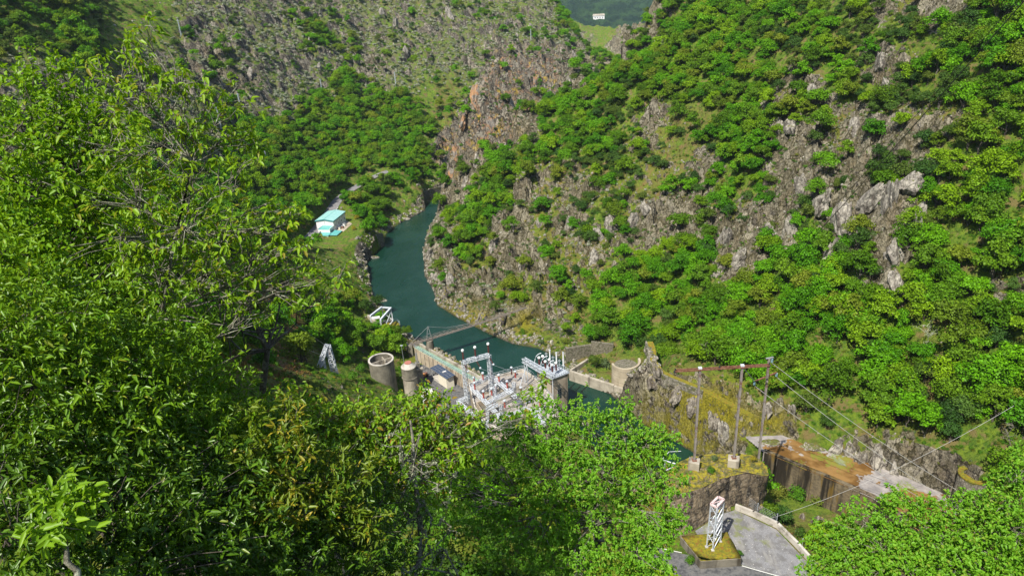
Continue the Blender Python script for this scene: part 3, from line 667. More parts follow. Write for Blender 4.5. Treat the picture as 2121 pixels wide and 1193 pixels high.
for i, (a, b) in enumerate([(1568, 1062), (1608, 1084), (1660, 1136)]):
    p = V3(a, b, 17.2); f = tag(MB().cyl(p, p+Vector((0, 0, 2.3)), .05, n=8).cyl(p+Vector((0, 0, 2.3)), p+Vector((0, 0, 2.36)), .07, n=8).build('fence_post', M['galv']),
      ['thin grey fence post at the rock end of the parapet', 'thin grey fence post behind the middle of the parapet', 'thin grey fence post on the grass verge below the parapet'][i], 'fence post', 'fence posts beyond the parapet')
wm = MB(); ps = [V3(1540, 1040, 17.4), V3(1568, 1062, 17.4), V3(1608, 1084, 17.4)]
for a, b in zip(ps[:-1], ps[1:]):
    for k in range(6): wm.bar(a+Vector((0, 0, .3+.36*k)), b+Vector((0, 0, .3+.36*k)), .012)
    for k in range(12): q = a.lerp(b, k/12); wm.bar(q+Vector((0, 0, .2)), q+Vector((0, 0, 2.2)), .012)
tag(wm.build('wire_fence', M['galv']), 'see-through wire fence strung just outside the pale parapet', 'fence')
# mossy block with stub tower
blk = [P(1409, 1109, 19.8), P(1508, 1101, 19.8), P(1537, 1155, 19.8), P(1451, 1161, 19.8)]
root = empty('concrete_plinth', (np.mean([b[0] for b in blk]), np.mean([b[1] for b in blk]), 17.9), 0, 'low concrete plinth with a thick orange and yellow moss top beside the gravel lot', 'plinth')
off = [(b[0]-root.location.x, b[1]-root.location.y) for b in blk]
MB().prism(off, -2.5, 1.75).build('body', M['concrete_dark'], root, bevel=.06)
mm = MB(); mm.prism([(a*.955, b*.955) for a, b in off], 1.7, 1.93)
bmesh.ops.subdivide_edges(mm.bm, edges=mm.bm.edges, cuts=5, use_grid_fill=True)
for v in mm.bm.verts: v.co += Vector((random.uniform(-.12, .12), random.uniform(-.12, .12), random.uniform(-.06, .09)))
mm.build('moss_cover', M['moss'], root, smooth=True)
st = [V3(1463.5, 1132, 19.85), V3(1476, 1139, 19.85), V3(1492, 1121, 19.85), V3(1480, 1115, 19.85)]
root = empty('stub_tower', sum(st, Vector())/4, 0, 'short white steel lattice stub tower with pink top standing on the mossy plinth', 'lattice tower')
cen = root.location.copy(); H_ = 9.3; st = [s-cen for s in st]
top = [s*.92+Vector((0, 0, H_)) for s in st]
for s, t_ in zip(st, top): MB().bar(s, t_, .17, .17).build('leg', M['galv'], root)
br = MB()
for i in range(6):
    for k in range(4):
        a = st[k].lerp(top[k], i/6); b = st[(k+1) % 4].lerp(top[(k+1) % 4], (i+1)/6)
        br.bar(a, b, .14, .05)
        if i % 2: br.bar(st[(k+1) % 4].lerp(top[(k+1) % 4], i/6), st[k].lerp(top[k], (i+.9)/6), .12, .05)
br.build('bracing', M['white_steel'], root)
tp = MB()
for k in range(4): tp.bar(top[k], top[(k+1) % 4], .34, .28)
tp.bar(top[0], top[2], .1); tp.build('top_frame', mat_plain('pinkish_primer', (.58, .42, .42), (.7, .55, .55), 2), root)
for s in st: MB().box(s+Vector((0, 0, .02)), (.5, .5, .22)).build('footing', M['concrete_light'], root)
# ---------------------------------------------------------------- rock outcrop under the portal, with an overhanging face
def outcrop(name, topo, boto, zt, zb, mat, label, seed, ext=3, amp=.9):
    """craggy block between a top outline and a base outline"""
    n = 64; r = np.random.default_rng(seed)
    def rs(poly):
        P_ = np.array(poly+[poly[0]], float); L = np.r_[0, np.cumsum(np.hypot(*np.diff(P_, axis=0).T))]; s = np.linspace(0, L[-1], n, endpoint=False)
        return np.c_[np.interp(s, L, P_[:, 0]), np.interp(s, L, P_[:, 1])]
    T_ = rs(topo); B_ = rs(boto); rows = 22; V = []
    for i in range(rows+1):
        f = i/rows; q = B_*(1-f)+T_*f; z = zb+(zt-zb)*f; cxy = q.mean(0)
        ang = np.arange(n)
        h, e = cells(ang/4.2+f*1.5, np.full(n, f*3.2+seed), seed); h2, _ = cells(ang/1.6+f*2.0, np.full(n, f*8.+seed), seed+5)
        dirn = q-cxy; dirn /= np.linalg.norm(dirn, axis=1)[:, None]+1e-6
        k = amp*(h*1.3+h2*.5)*(1 if 0 < i < rows else .3); q = q+dirn*k[:, None]
        for p in q: V.append((p[0], p[1], z+(.25*(vnoise(np.array(p[0]), np.array(p[1]), 3)-.5) if i == rows else 0)))
    F_ = [(i*n+k, i*n+(k+1) % n, (i+1)*n+(k+1) % n, (i+1)*n+k) for i in range(rows) for k in range(n)]
    c0 = len(V); base = rows*n; rings = 7; tc = T_.mean(0)
    prev = base
    for j in range(1, rings):
        f = 1-j/rings
        for k in range(n):
            b = V[base+k]; x_, y_ = tc[0]+(b[0]-tc[0])*f, tc[1]+(b[1]-tc[1])*f
            V.append((x_, y_, zt+.5*(1-f)+.9*(float(fbm(np.array([x_/1.6]), np.array([y_/1.6]), 3, 4)[0])-.5)))
        cur = c0+(j-1)*n
        for k in range(n): F_.append((prev+k, prev+(k+1) % n, cur+(k+1) % n, cur+k))
        prev = cur
    V.append((tc[0], tc[1], zt+.5)); ci = len(V)-1
    me = bpy.data.meshes.new(name); me.from_pydata(V, [], F_+[(prev+k, prev+(k+1) % n, ci) for k in range(n)]); me.update()
    o = link(name, me, mat); return tag(o, label, 'rock')
top_o = [P(1385, 1012, 25.8), P(1415, 1020, 25.8), P(1455, 1008, 25.8), P(1492, 990, 25.8), P(1545, 976, 25.8), P(1592, 984, 25.8), P(1588, 962, 25.8), P(1560, 940, 25.8), P(1500, 936, 25.8), P(1440, 940, 25.8), P(1405, 955, 25.8), P(1375, 985, 25.8)]
bot_o = [P(1400, 1128, 17), P(1432, 1118, 17), P(1470, 1088, 17), P(1500, 1066, 17), P(1545, 1052, 17), P(1578, 1046, 17), P(1585, 1020, 16), P(1560, 1000, 16), P(1500, 990, 17), P(1440, 1010, 17), P(1410, 1040, 17), P(1385, 1080, 17)]
outcrop('rock_outcrop', top_o, bot_o, 25.6, 15.8, M['rock_dark'], 'large dark rock outcrop with overhanging face and mossy top carrying the two concrete pedestals', 4, amp=.55)
# pedestals and the steel portal on them
def pedestal(px, py, zt, label):
    p = V3(px, py, zt); o = MB().prism([(-1.0, -.9), (1.0, -.9), (1.0, .9), (-1.0, .9)], -3.2, 0).build('pedestal', M['concrete'], bevel=.05)
    o.location = p; o.rotation_euler.z = -.35; tag(o, label, 'pedestal', 'concrete pedestals under the steel portal'); return p
pA = pedestal(1438, 953, 27.6, 'stained concrete pedestal under the left post of the steel portal')
pB = pedestal(1520, 948, 27.6, 'stained concrete pedestal under the right post of the steel portal')
cb0 = V3(1396, 768, 47); hA = rise(1438, 953, 27.6, 766); hB = rise(1520, 948, 27.6, 758)
cz_ = 27.6+(hA+hB)/2
root = empty('portal_mast', (pA+pB)/2, 0, 'tall portal of two thin steel posts with a long rusty crossbeam on concrete pedestals', 'portal')
c0 = root.location
for p, h in ((pA, cz_-27.6), (pB, cz_-27.6)):
    a = p-c0; MB().bar(a, a+Vector((-.15, 0, h)), .36, .36).build('post', M['post_rust'], root)
    MB().box(a+Vector((0, 0, .08)), (.8, .8, .16)).build('base_plate', M['rust'], root)
ax = (pB-pA).normalized(); L0 = (pB-pA).length; sc_ = L0/82.0
A0 = pA-c0-ax*(48*sc_); A1 = pB-c0+ax*(52*sc_); zz = Vector((-.15, 0, cz_-27.6))
cb = MB()
for s in (-.28, .28):
    nrm = Vector((-ax.y, ax.x, 0))*s; cb.bar(A0+zz+nrm, A1+zz+nrm, .1, .26)
n_ = 16
for i in range(n_+1): q = A0.lerp(A1, i/n_)+zz; cb.bar(q+Vector((-ax.y, ax.x, 0))*.28, q-Vector((-ax.y, ax.x, 0))*.28, .08)
cb.build('crossbeam', M['rust'], root)
for f in (0, .47, 1): 
    q = A0.lerp(A1, f)+zz; MB().box(q+Vector((0, 0, -.25)), (.5, .3, .35)).cyl(q, q+Vector((0, 0, .45)), .12, n=8).build('clamp', M['cable'], root)
for q in (pA-c0, pB-c0): MB().box(q+zz+Vector((0, 0, .25)), (.6, .5, .3)).build('bracket', M['white_steel'], root)
# single leaning mast
pC = V3(1573, 938, 25.5); hC = rise(1573, 938, 25.5, 742)
root = empty('single_mast', pC, 0, 'single rusty brown mast with a small crossarm just right of the portal', 'mast'); tp_ = Vector((-.3, 0, hC))
MB().bar((0, 0, -3), tp_, .36, .34).build('post', M['post_rust'], root)
MB().bar(tp_+Vector((-.6, -.1, .05)), tp_+Vector((.8, .2, .1)), .28, .16).build('top_plate', M['grey_steel'], root)
arm_a = Vector((-2.4, .1, hC*.775)); arm_b = Vector((1.6, .5, hC*.84))
MB().bar(arm_a, arm_b, .16, .22).build('crossarm', M['rust'], root)
ins_pts = []
for q, nm in ((tp_+Vector((.6, .1, -.1)), 0), (arm_b, 1), (arm_a, 2)):
    mb = MB()
    for k in range(4): mb.cyl(q-Vector((0, 0, .15+.2*k)), q-Vector((0, 0, .22+.2*k)), .2, .12, n=9)
    mb.cyl(q, q-Vector((0, 0, .9)), .05, n=6); mb.build('insulator', mat_plain('blue_glass_insulator', (.18, .32, .36), (.3, .48, .52), 3, .15, spec=.7) if nm == 0 else bpy.data.materials['blue_glass_insulator'], root)
    ins_pts.append(pC+q-Vector((0, 0, .9)))
anchor = [V3(2062, 1062, 14), V3(2010, 1064, 13.5), V3(1972, 1068, 13)]
for q, e, l in zip(ins_pts, anchor, ('upper pale power cable from the mast top down to the right', 'middle pale power cable from the crossarm down to the right', 'lower pale power cable from the crossarm down to the right')):
    wire('power_cable', q, e, 1.1, .05, M['wire'], l, 'pale cables sloping down from the mast')
wire('power_cable', pB+Vector((-.1, 0, cz_-27.5)), ins_pts[2]+Vector((0, 0, .9)), .1, .07, M['wire'], 'short thick pale jumper cable between the portal and the mast crossarm', 'pale cables sloping down from the mast')
# anchor rack on the right where the cables land
root = empty('anchor_rack', V3(2015, 1075, 12), 0, 'low grey galvanised cable anchor rack where the pale cables land', 'steel rack')
fr = MB()
for k in range(4): fr.bar((-3+k*1.9, -1.3, .6+.3*k), (-2+k*1.9, 2.0, .9+.2*k), .16)
fr.bar((-3.3, -1.1, .7), (3.6, -1.1, 1.5), .2).bar((-2.4, 1.8, 1.0), (4.2, 1.8, 1.5), .2); fr.build('rails', M['white_steel'], root)
for q in ((-3, -1.1), (3.3, -1.1), (-2.2, 1.8), (4, 1.8)): MB().bar((*q, -2.5), (*q, 1.2), .18).build('leg', M['galv'], root)
wire('support_cable', V3(1560, 1084, 17), Vector(atr(2100, 840, 150)), 2.5, .028, M['wire'], 'thin pale cable crossing from the parapet up to the wooded slope')
for i, (a, b, r0_, r1_, rad, l) in enumerate([((1345, 860), (2150, -30), 206, 95, .06, 'thick dark cable running up across the rocky slope to the top right corner'), ((1335, 850), (2125, -20), 207, 97, .04, 'second dark cable close beside the thick one on the right slope'), ((1480, 960), (2140, 280), 176, 92, .03, 'thin dark cable crossing the right-hand woods below the thick pair')]):
    A_ = Vector(atr(*a, r0_)) if i < 2 else Vector(atr(1760, 620, 170)); 
    if i < 2: A_ = Vector(atr(1585-8*i, 600-6*i, 190)); 
    wire('overhead_cable', A_, Vector(atr(*b, r1_)), .5, rad, M['cable'], l)
# ---------------------------------------------------------------- spillway
me_pts = SPILL; xs = [p[0] for p in SPILL]; ys = [p[1] for p in SPILL]
gx, gy = np.meshgrid(np.linspace(min(xs)-1, max(xs)+1, 150), np.linspace(min(ys)-1, max(ys)+1, 150), indexing='ij')
SP = np.array(SPILL); ins = sdist(gx, gy, SP).reshape(gx.shape)
keep = ins < .3
idx = -np.ones(gx.shape, int); idx[keep] = np.arange(keep.sum())
q = [(idx[i, j], idx[i+1, j], idx[i+1, j+1], idx[i, j+1]) for i in range(149) for j in range(149) if keep[i, j] and keep[i+1, j] and keep[i+1, j+1] and keep[i, j+1]]
vx = gx[keep]; vy = gy[keep]; vz = 11.62+.25*(fbm(vx/6, vy/6, 3, 4)-.5)+.12*(fbm(vx/1.2, vy/1.2, 3, 7)-.5)
me = npmesh('spillway', np.c_[vx, vy, vz], np.array(q), smooth=True)
qx, qy, _w0 = proj(np.c_[vx, vy, vz])
def blob(pts, s=1.):
    v = np.zeros(len(vx))
    for (a, b, r) in pts:
        c = atz(a, b, 11.6); v = np.maximum(v, 1-np.hypot(vx-c[0], vy-c[1])/r)
    return np.clip(v*1.6, 0, 1)
attr(me, 'mud', blob([(1625, 945, 6), (1665, 925, 4.5), (1700, 965, 7), (1735, 985, 6), (1780, 965, 4), (1640, 960, 5), (1690, 990, 5), (1890, 1035, 6), (1930, 1060, 7), (1880, 1070, 6), (1850, 1058, 3.5), (1960, 1100, 7)])); attr(me, 'green', blob([(1735, 955, 5), (1700, 945, 3), (1650, 965, 3), (1880, 1010, 3)]))
sp = link('spillway', me, M['spill']); tag(sp, kind='structure')
wl = MB(); lo = SPILL_LO[::-1]
for a, b in zip(lo[:-1], lo[1:]):
    a = Vector((*a, 7.3)); b = Vector((*b, 7.3)); wl.bar(a, b, 1.0 if False else 9.0, 1.0) if False else wl.prism([(a.x, a.y), (b.x, b.y), (b.x+.62, b.y+.62), (a.x+.62, a.y+.62)], 1.5, 11.9)
for a, b in zip(lo[:-1], lo[1:]):
    L_ = math.dist(a, b); n_ = int(L_/4.5)
    for k in range(n_):
        f = (k+.5)/n_; cx_, cy_ = a[0]*(1-f)+b[0]*f, a[1]*(1-f)+b[1]*f
        wl.box((cx_-.12, cy_-.12, 6.2), (.34, .34, 10.4), math.atan2(b[1]-a[1], b[0]-a[0]))
tag(wl.build('spillway_wall', M['spillwall']), 'tall dark stained side wall of the ochre spillway slab', 'wall')
for i, (a, b, sx, s) in enumerate([(1687, 925, 2.6, 1.0), (1592, 917, 2.2, .5)]):
    o = link('spillway_boulder', rockmesh('spillway_boulder', (sx*1.3, sx*.9, s), 50+i), M['rock']); o.location = V3(a, b, 11.6); tag(o, ['pale boulder lying on the muddy spillway slab', 'low grey boulder at the upstream end of the spillway slab'][i], 'boulder')
# curved stone turret
def ringwall(mb, c, r, th, z0, z1, a0=0, a1=360, n=28, top=None):
    full = a1-a0 >= 360; m_ = n if full else n+1; R_ = []
    for k in range(m_):
        a = RAD(a0+(a1-a0)*k/n); z_ = z1 if top is None else top(k/n)
        R_.append([mb.bm.verts.new((c[0]+q*math.cos(a), c[1]+q*math.sin(a), z)) for q, z in ((r, z0), (r, z_), (r-th, z_), (r-th, z0))])
    for k in range(n):
        a = R_[k]; b = R_[(k+1) % m_]
        for j_ in range(4): mb.bm.faces.new((a[j_], a[(j_+1) % 4], b[(j_+1) % 4], b[j_]))
    if not full: mb.bm.faces.new(R_[0][::-1]); mb.bm.faces.new(R_[-1])
    return mb
tc = V3(2019, 981, 20)
root = empty('stone_turret', (tc.x, tc.y, 14), 0, 'round rubble-stone turret with a moss-yellow rim on the far right bank', 'turret')
ringwall(MB(), (0, 0), 2.6, .75, -1.5, 5.6).build('wall', M['masonry'], root)
ringwall(MB(), (0, 0), 2.7, .95, 5.6, 5.85).build('rim', M['moss'], root)
MB().cyl((0, 0, 2), (0, 0, 4.6), 1.8, n=20).build('fill', M['moss'], root)
MB().prism([(1.5, -2.2), (6.5, -1.5), (7.5, 2.5), (2, 2.6)], -3, [4.6, 2.0, 2.2, 5]).build('apron', M['stone_wall'], root)
# ---------------------------------------------------------------- channel walls, bastion, back wall
wl = MB(); a = V3(1180, 767, 3.2); b = V3(1272, 797, 3.2); c = V3(1300, 806, 3.2)
def wallbar(mb, a, b, th, z0, z1):
    d = (b-a); n = Vector((-d.y, d.x, 0)).normalized()*th/2; mb.prism([(a.x-n.x, a.y-n.y), (b.x-n.x, b.y-n.y), (b.x+n.x, b.y+n.y), (a.x+n.x, a.y+n.y)], z0, z1); return mb
wallbar(wl, a, b, .8, -2, 3.2); wallbar(wl, b+Vector((.02, 0, 0)), c, .7, -2, 3.0); wallbar(wl, a+Vector((.3, .55, 0)), V3(1218, 742, 3.2), .7, -1, 3.1)
tag(wl.build('channel_wall', M['concrete'], bevel=.05), 'long mossy concrete wall standing in the green water left of the round bastion', 'wall')
bc = V3(1297, 748.5, 8.8); 
root = empty('round_bastion', (bc.x, bc.y, 2), 0, 'tall pale concrete half-round bastion at the water between channel wall and rocks', 'bastion')
ringwall(MB(), (0, 0), 4.1, .6, -2.5, 6.8, 175, 372, n=30, top=lambda f: 6.3+.9*f).build('wall', M['bastion'], root)
mb = MB(); mb.cyl((0, .6, -2), (0, .6, 5.2), 3.4, n=24).build('earth_fill', M['stone_wall'], root)
mb = MB()
for z in (0, 1.9, 3.8, 5.6): ringwall(mb, (0, 0), 4.13, .1, z, z+.05, 178, 362, n=30)
mb.build('pour_line', M['concrete_dark'], root)
bw = MB(); q = [V3(1172, 727, 5), V3(1225, 713, 6), V3(1271, 712, 7)]
for a, b in zip(q[:-1], q[1:]): wallbar(bw, a, b, .8, 0, b.z)
tag(bw.build('bank_wall', M['stone_wall']), 'old lichen-covered stone wall behind the bushy channel basin', 'wall')
bw = MB(); q = [V3(700, 518, 6.3), V3(726, 511, 6.3), V3(775, 490, 6.3), V3(792, 483, 6.3)]
for a, b in zip(q[:-1], q[1:]): wallbar(bw, a, b, .7, -1, 6.3)
tag(bw.build('embankment_wall', M['stone_wall']), 'dark mossy embankment wall above the river below the teal-roofed hall', 'wall')
bw = MB(); q = [V3(848, 412, 4.5), V3(885, 398, 5), V3(918, 388, 5)]
for a, b in zip(q[:-1], q[1:]): wallbar(bw, a, b, .8, 1, b.z+1)
tag(bw.build('upstream_wall', M['masonry']), 'long dark stone wall on the far bank where the river bends', 'wall')
# ---------------------------------------------------------------- teal-roofed hall
FR = V3(692.6, 477, 10); FL = V3(658, 479.6, 10); BR = V3(722, 462, 10)
fx_ = (FR-FL); fx_.z = 0; Wd = fx_.length+.8; fx_.normalize(); fy_ = Vector((-fx_.y, fx_.x, 0)); 
dl = BR-FR; Ld = dl.dot(fy_)+1.5
ang = math.atan2(fx_.y, fx_.x)
ang2 = math.atan2(dl.y, dl.x)-math.pi/2   # long side direction
root = empty('riverside_hall', (FL+FR)/2, ang*.5+ang2*.5, 'white hall with a teal metal roof beside the road on the left bank', 'building')
W2 = Wd/2; LL = max(Ld, 13.0); EH = 4.7
w_ = MB(); w_.prism([(-W2, 0), (W2, 0), (W2, LL), (-W2, LL)], -1.0, EH); w_.poly([(-W2, 0, EH), (W2, 0, EH), (0, 0, EH+.7)]); w_.poly([(-W2, LL, EH), (0, LL, EH+.7), (W2, LL, EH)])
w_.build('wall', M['white'], root)
for s in (-1, 1):
    mb = MB(); a = (s*(W2+.35), -.3, EH+.02); b = (0, -.3, EH+.78); c = (0, LL+.3, EH+.78); d = (s*(W2+.35), LL+.3, EH+.02)
    mb.poly([a, b, c, d]); mb.poly([tuple(Vector(v)+Vector((0, 0, .1))) for v in (a, b, c, d)]);
    for k in range(13): y_ = -.3+(LL+.6)*k/12; mb.bar((s*(W2+.35), y_, EH+.14), (s*.02, y_, EH+.9), .05)
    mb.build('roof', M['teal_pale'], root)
mb = MB(); mb.box((W2+.37, LL/2, EH-.12), (.07, LL+.6, .42)); mb.box((-W2-.37, LL/2, EH-.12), (.07, LL+.6, .42)); mb.bar((-W2-.35, -.34, EH-.08), (0, -.34, EH+.66), .06, .36).bar((W2+.35, -.34, EH-.08), (0, -.34, EH+.66), .06, .36); mb.build('fascia', M['teal_dark'], root)
MB().bar((0, -.3, EH+.9), (0, LL+.3, EH+.9), .12, .06).build('ridge_cap', M['teal'], root)
for k in range(4):
    y_ = LL*(.14+.25*k); f = MB().box((W2+.02, y_, 2.1), (.08, .85, 1.0)).build('window', M['white_steel'], root); MB().box((W2+.05, y_, 2.1), (.06, .66, .8)).build('pane', M['glass_dark'], f)
for k in range(1, 4): MB().box((W2+.03, LL*k/4+.02, EH/2-.2), (.06, .12, EH-.4)).build('downpipe', M['grey_steel'], root)
MB().box((0, -.03, EH/2), (.12, .06, EH)).build('downpipe', M['grey_steel'], root)
f = MB().box((-W2*.35, -.03, 1.6), (1.2, .08, 1.6)).build('window', M['white_steel'], root); MB().box((-W2*.35, -.06, 1.6), (1.0, .06, 1.4)).build('pane', M['glass_dark'], f)
# upper annex with parapets, lower annex wrapping the corner
ax0, ax1 = -W2*.35, W2*1.02
mb = MB(); mb.prism([(ax0, -4.6), (ax1, -4.6), (ax1, -.02), (ax0, -.02)], -2.2, 2.1); mb.box(((ax0+.1), -2.3, 2.35), (.2, 4.6, .5)); mb.box((ax1-.1, -2.3, 2.35), (.2, 4.6, .5)); mb.build('annex_wall', M['white'], root)
MB().prism([(ax0+.22, -4.5), (ax1-.22, -4.5), (ax1-.22, -.06), (ax0+.22, -.06)], 2.1, [2.16, 2.16, 2.5, 2.5]).build('annex_roof', M['teal'], root)
f = MB().box((ax1+.02, -2.4, 1.1), (.06, 3.2, .8)).build('louvre', M['grey_steel'], root)
mb = MB(); mb.prism([(ax0-.9, -7.3), (ax1+.2, -7.3), (ax1+.2, -4.63), (ax0-.9, -4.63)], -3.0, .35); mb.build('lower_wall', M['white'], root)
MB().prism([(ax0-1.1, -7.5), (ax1+.4, -7.5), (ax1+.4, -4.65), (ax0-1.1, -4.65)], [.36]*4, [.5, .5, .95, .95]).build('lower_roof', M['teal'], root)
mb = MB(); mb.prism([(ax1+.24, -6.6), (ax1+4.0, -6.6), (ax1+4.0, -.8), (ax1+.24, -.8)], [.3]*4, [.5, .45, .5, .8]); mb.build('side_roof', M['teal'], root)
MB().prism([(ax1+.5, -6.2), (ax1+3.7, -6.2), (ax1+3.7, -1.1), (ax1+.5, -1.1)], -2.5, .28).build('side_wall', M['concrete_light'], root)
yd = MB()
yb = [root.matrix_basis @ Vector(v) for v in ((W2+.1, -.6, 0), (W2+4.6, -.6, 0), (W2+4.4, LL*.75, 0), (W2+.1, LL+1, 0))]
yd.prism([(v.x, v.y) for v in yb], 9.4, 10.06); tag(yd.build('service_pavement', M['concrete_warm']), kind='structure')
for i, (x_, y_, s, mt, l) in enumerate([(1.6, 2.2, (.8, .8, 1.0), 'cream', 'small white crate stacked against the hall wall by the first window'), (2.2, 4.0, (1.1, .8, .9), 'rust', 'small red equipment box beside the long hall wall'), (2.0, 6.4, (1.3, 1.1, 1.2), 'white', 'white tank box standing at the far end of the hall wall')]):
    p = root.matrix_basis @ Vector((W2+x_, y_, .06)); e = empty('equipment_box', p, ang2, l, 'box'); MB().box((0, 0, s[2]/2), s).build('body', M[mt], e, bevel=.04); MB().box((0, 0, s[2]+.04), (s[0]*1.08, s[1]*1.08, .08)).build('lid', M['grey_steel'], e)
# ================================================================ power station and left bank
# walkway with the green floor
wA = V3(858, 720, 9); wB = V3(1000, 800, 9); wd = (wB-wA).normalized(); wn = Vector((-wd.y, wd.x, 0))
if wn.x+wn.y < 0: wn = -wn
root = empty('walkway', (wA+wB)/2, 0, 'long raised concrete walkway with a green floor beside the river', 'walkway'); c0 = root.location
def wq(f, o, z): p = wA.lerp(wB, f)+wn*o; return (p.x-c0.x, p.y-c0.y, z-9)
def slab(o0, o1, z0, z1, f0=0., f1=1.): 
    mb = MB(); mb.prism([wq(f0, o0, 0)[:2], wq(f1, o0, 0)[:2], wq(f1, o1, 0)[:2], wq(f0, o1, 0)[:2]], z0-9, z1-9); return mb
slab(-.1, 1.9, -2, 8.95).build('body', M['concrete_warm'], root)
slab(.05, 1.5, 8.9, 9.0).build('green_floor', M['green_floor'], root)
slab(1.5, 2.1, -2, 10.0).build('river_parapet', M['concrete'], root, bevel=.05)
mb = MB()
for k in range(15): f = (k+.5)/15; p = wq(f, -.16, 0); mb.box((p[0], p[1], -2.2), (.16, .3, 4.2), math.atan2(wd.y, wd.x))
mb.build('buttress_ribs', M['concrete'], root)
mb = MB(); railing(mb, [wq(0, .0, 9), wq(1, .0, 9)], 1.0, 2.0, .05); mb.build('railing', M['galv'], root)
yd = MB(); YP = [P(868, 760, 4.7), P(892, 745, 4.7), P(985, 815, 4.7), P(1000, 850, 4.7), P(920, 880, 4.7), P(880, 850, 4.7), P(865, 800, 4.7)]
yd.prism(YP, 3.6, 4.72); tag(yd.build('station_yard', M['asphalt']), kind='structure')
# solar canopy
q = [V3(890, 761, 8.4), V3(908.5, 756, 8.4), V3(943, 778.5, 8.4), V3(925, 784, 8.4)]; c0 = sum(q, Vector())/4
root = empty('solar_shed', (c0.x, c0.y, 4.7), 0, 'small cream shed under a sloping dark blue solar panel roof in the yard', 'shed'); c0 = root.location
qq = [(v.x-c0.x, v.y-c0.y) for v in q]
MB().prism(qq, [3.4, 3.9, 3.9, 3.4], [3.52, 4.02, 4.02, 3.52]).build('solar_roof', M['solar'], root)
mb = MB(); g0, g1, g2, g3 = [Vector((*a, 0)) for a in qq]
for k in range(0, 9): f = k/8; a = g0.lerp(g3, f); b = g1.lerp(g2, f); mb.bar(a+Vector((0, 0, 3.55)), b+Vector((0, 0, 4.05)), .035)
for k in range(0, 4): f = k/3; a = g0.lerp(g1, f); b = g3.lerp(g2, f); z = 3.55+.5*f; mb.bar(a+Vector((0, 0, z)), b+Vector((0, 0, z)), .035)
mb.build('panel_frames', M['grey_steel'], root)
ins_ = [g.lerp((g0+g1+g2+g3)/4, .14) for g in (g0, g1, g2, g3)]
half = [ins_[0].lerp(ins_[3], .45), ins_[1].lerp(ins_[2], .45), ins_[2], ins_[3]]
MB().prism([(v.x, v.y) for v in half], 0, [3.38, 3.8, 3.8, 3.38]).build('wall', M['cream'], root)
for v in (ins_[0], ins_[1]): MB().bar((v.x, v.y, 0), (v.x, v.y, 3.4), .18).build('post', M['grey_steel'], root)
MB().prism([(ins_[0].x, ins_[0].y), (ins_[1].x, ins_[1].y), (half[1].x, half[1].y), (half[0].x, half[0].y)], 0, .9).build('low_wall', M['concrete_light'], root)
m_ = g0.lerp(g2, .58); MB().box((m_.x, m_.y, 3.95), (1.1, .35, .2), .5).build('vent', M['white'], root)
# containers
for i, (a, b) in enumerate([(875, 812), (890, 811)]):
    p = V3(a, b, 6.9); e = empty('container', (p.x, p.y, 4.7), .25, ['left one of two cream storage containers standing side by side in the yard', 'right one of two cream storage containers standing side by side in the yard'][i], 'container', 'cream storage containers')
    MB().box((0, 0, 1.15), (1.55, 2.6, 2.3)).build('body', M['cream'], e, bevel=.04); MB().box((0, -1.32, 1.1), (1.2, .05, 1.9)).build('door', M['white'], e); MB().box((0, 0, 2.33), (1.62, 2.68, .06)).build('roof', M['cream'], e)
# small dumper
p = V3(877, 782, 4.75); e = empty('dumper', p, .9, 'small rust-orange site dumper parked near the stone pillar', 'dumper')
MB().prism([(-1.0, -.6), (.5, -.75), (.5, .75), (-1.0, .6)], [.6, .7, .7, .6], [1.5, 1.25, 1.25, 1.5]).build('skip', M['orange_paint'], e, bevel=.04); MB().box((1.05, 0, .8), (.9, .9, .7)).build('engine_cover', M['rust'], e, bevel=.05)
MB().bar((.55, -.4, .8), (.55, -.4, 2.0), .06).bar((.55, .4, .8), (.55, .4, 2.0), .06).bar((.55, -.4, 2.0), (.55, .4, 2.0), .06).build('roll_bar', M['grey_steel'], e)
for sx in (-.6, .95):
    for sy in (-.7, .7): MB().cyl((sx, sy-.14, .4), (sx, sy+.14, .4), .4, n=14).build('wheel', M['cable'], e)
# white vehicle half hidden by leaves
p = V3(893, 838, 4.75); e = empty('parked_van', p, .5, 'small white van in the yard half hidden behind bright leaves', 'van')
MB().prism([(-2.1, -.85), (1.5, -.85), (2.2, -.8), (2.2, .8), (1.5, .85), (-2.1, .85)], .35, [1.9, 1.9, 1.0, 1.0, 1.9, 1.9]).build('body', M['white'], e, bevel=.08)
MB().box((-.3, 0, 1.55), (2.6, 1.76, .45)).build('window_band', M['glass_dark'], e)
for sx in (-1.4, 1.4):
    for sy in (-.8, .8): MB().cyl((sx, sy-.1, .34), (sx, sy+.1, .34), .34, n=14).build('wheel', M['cable'], e)
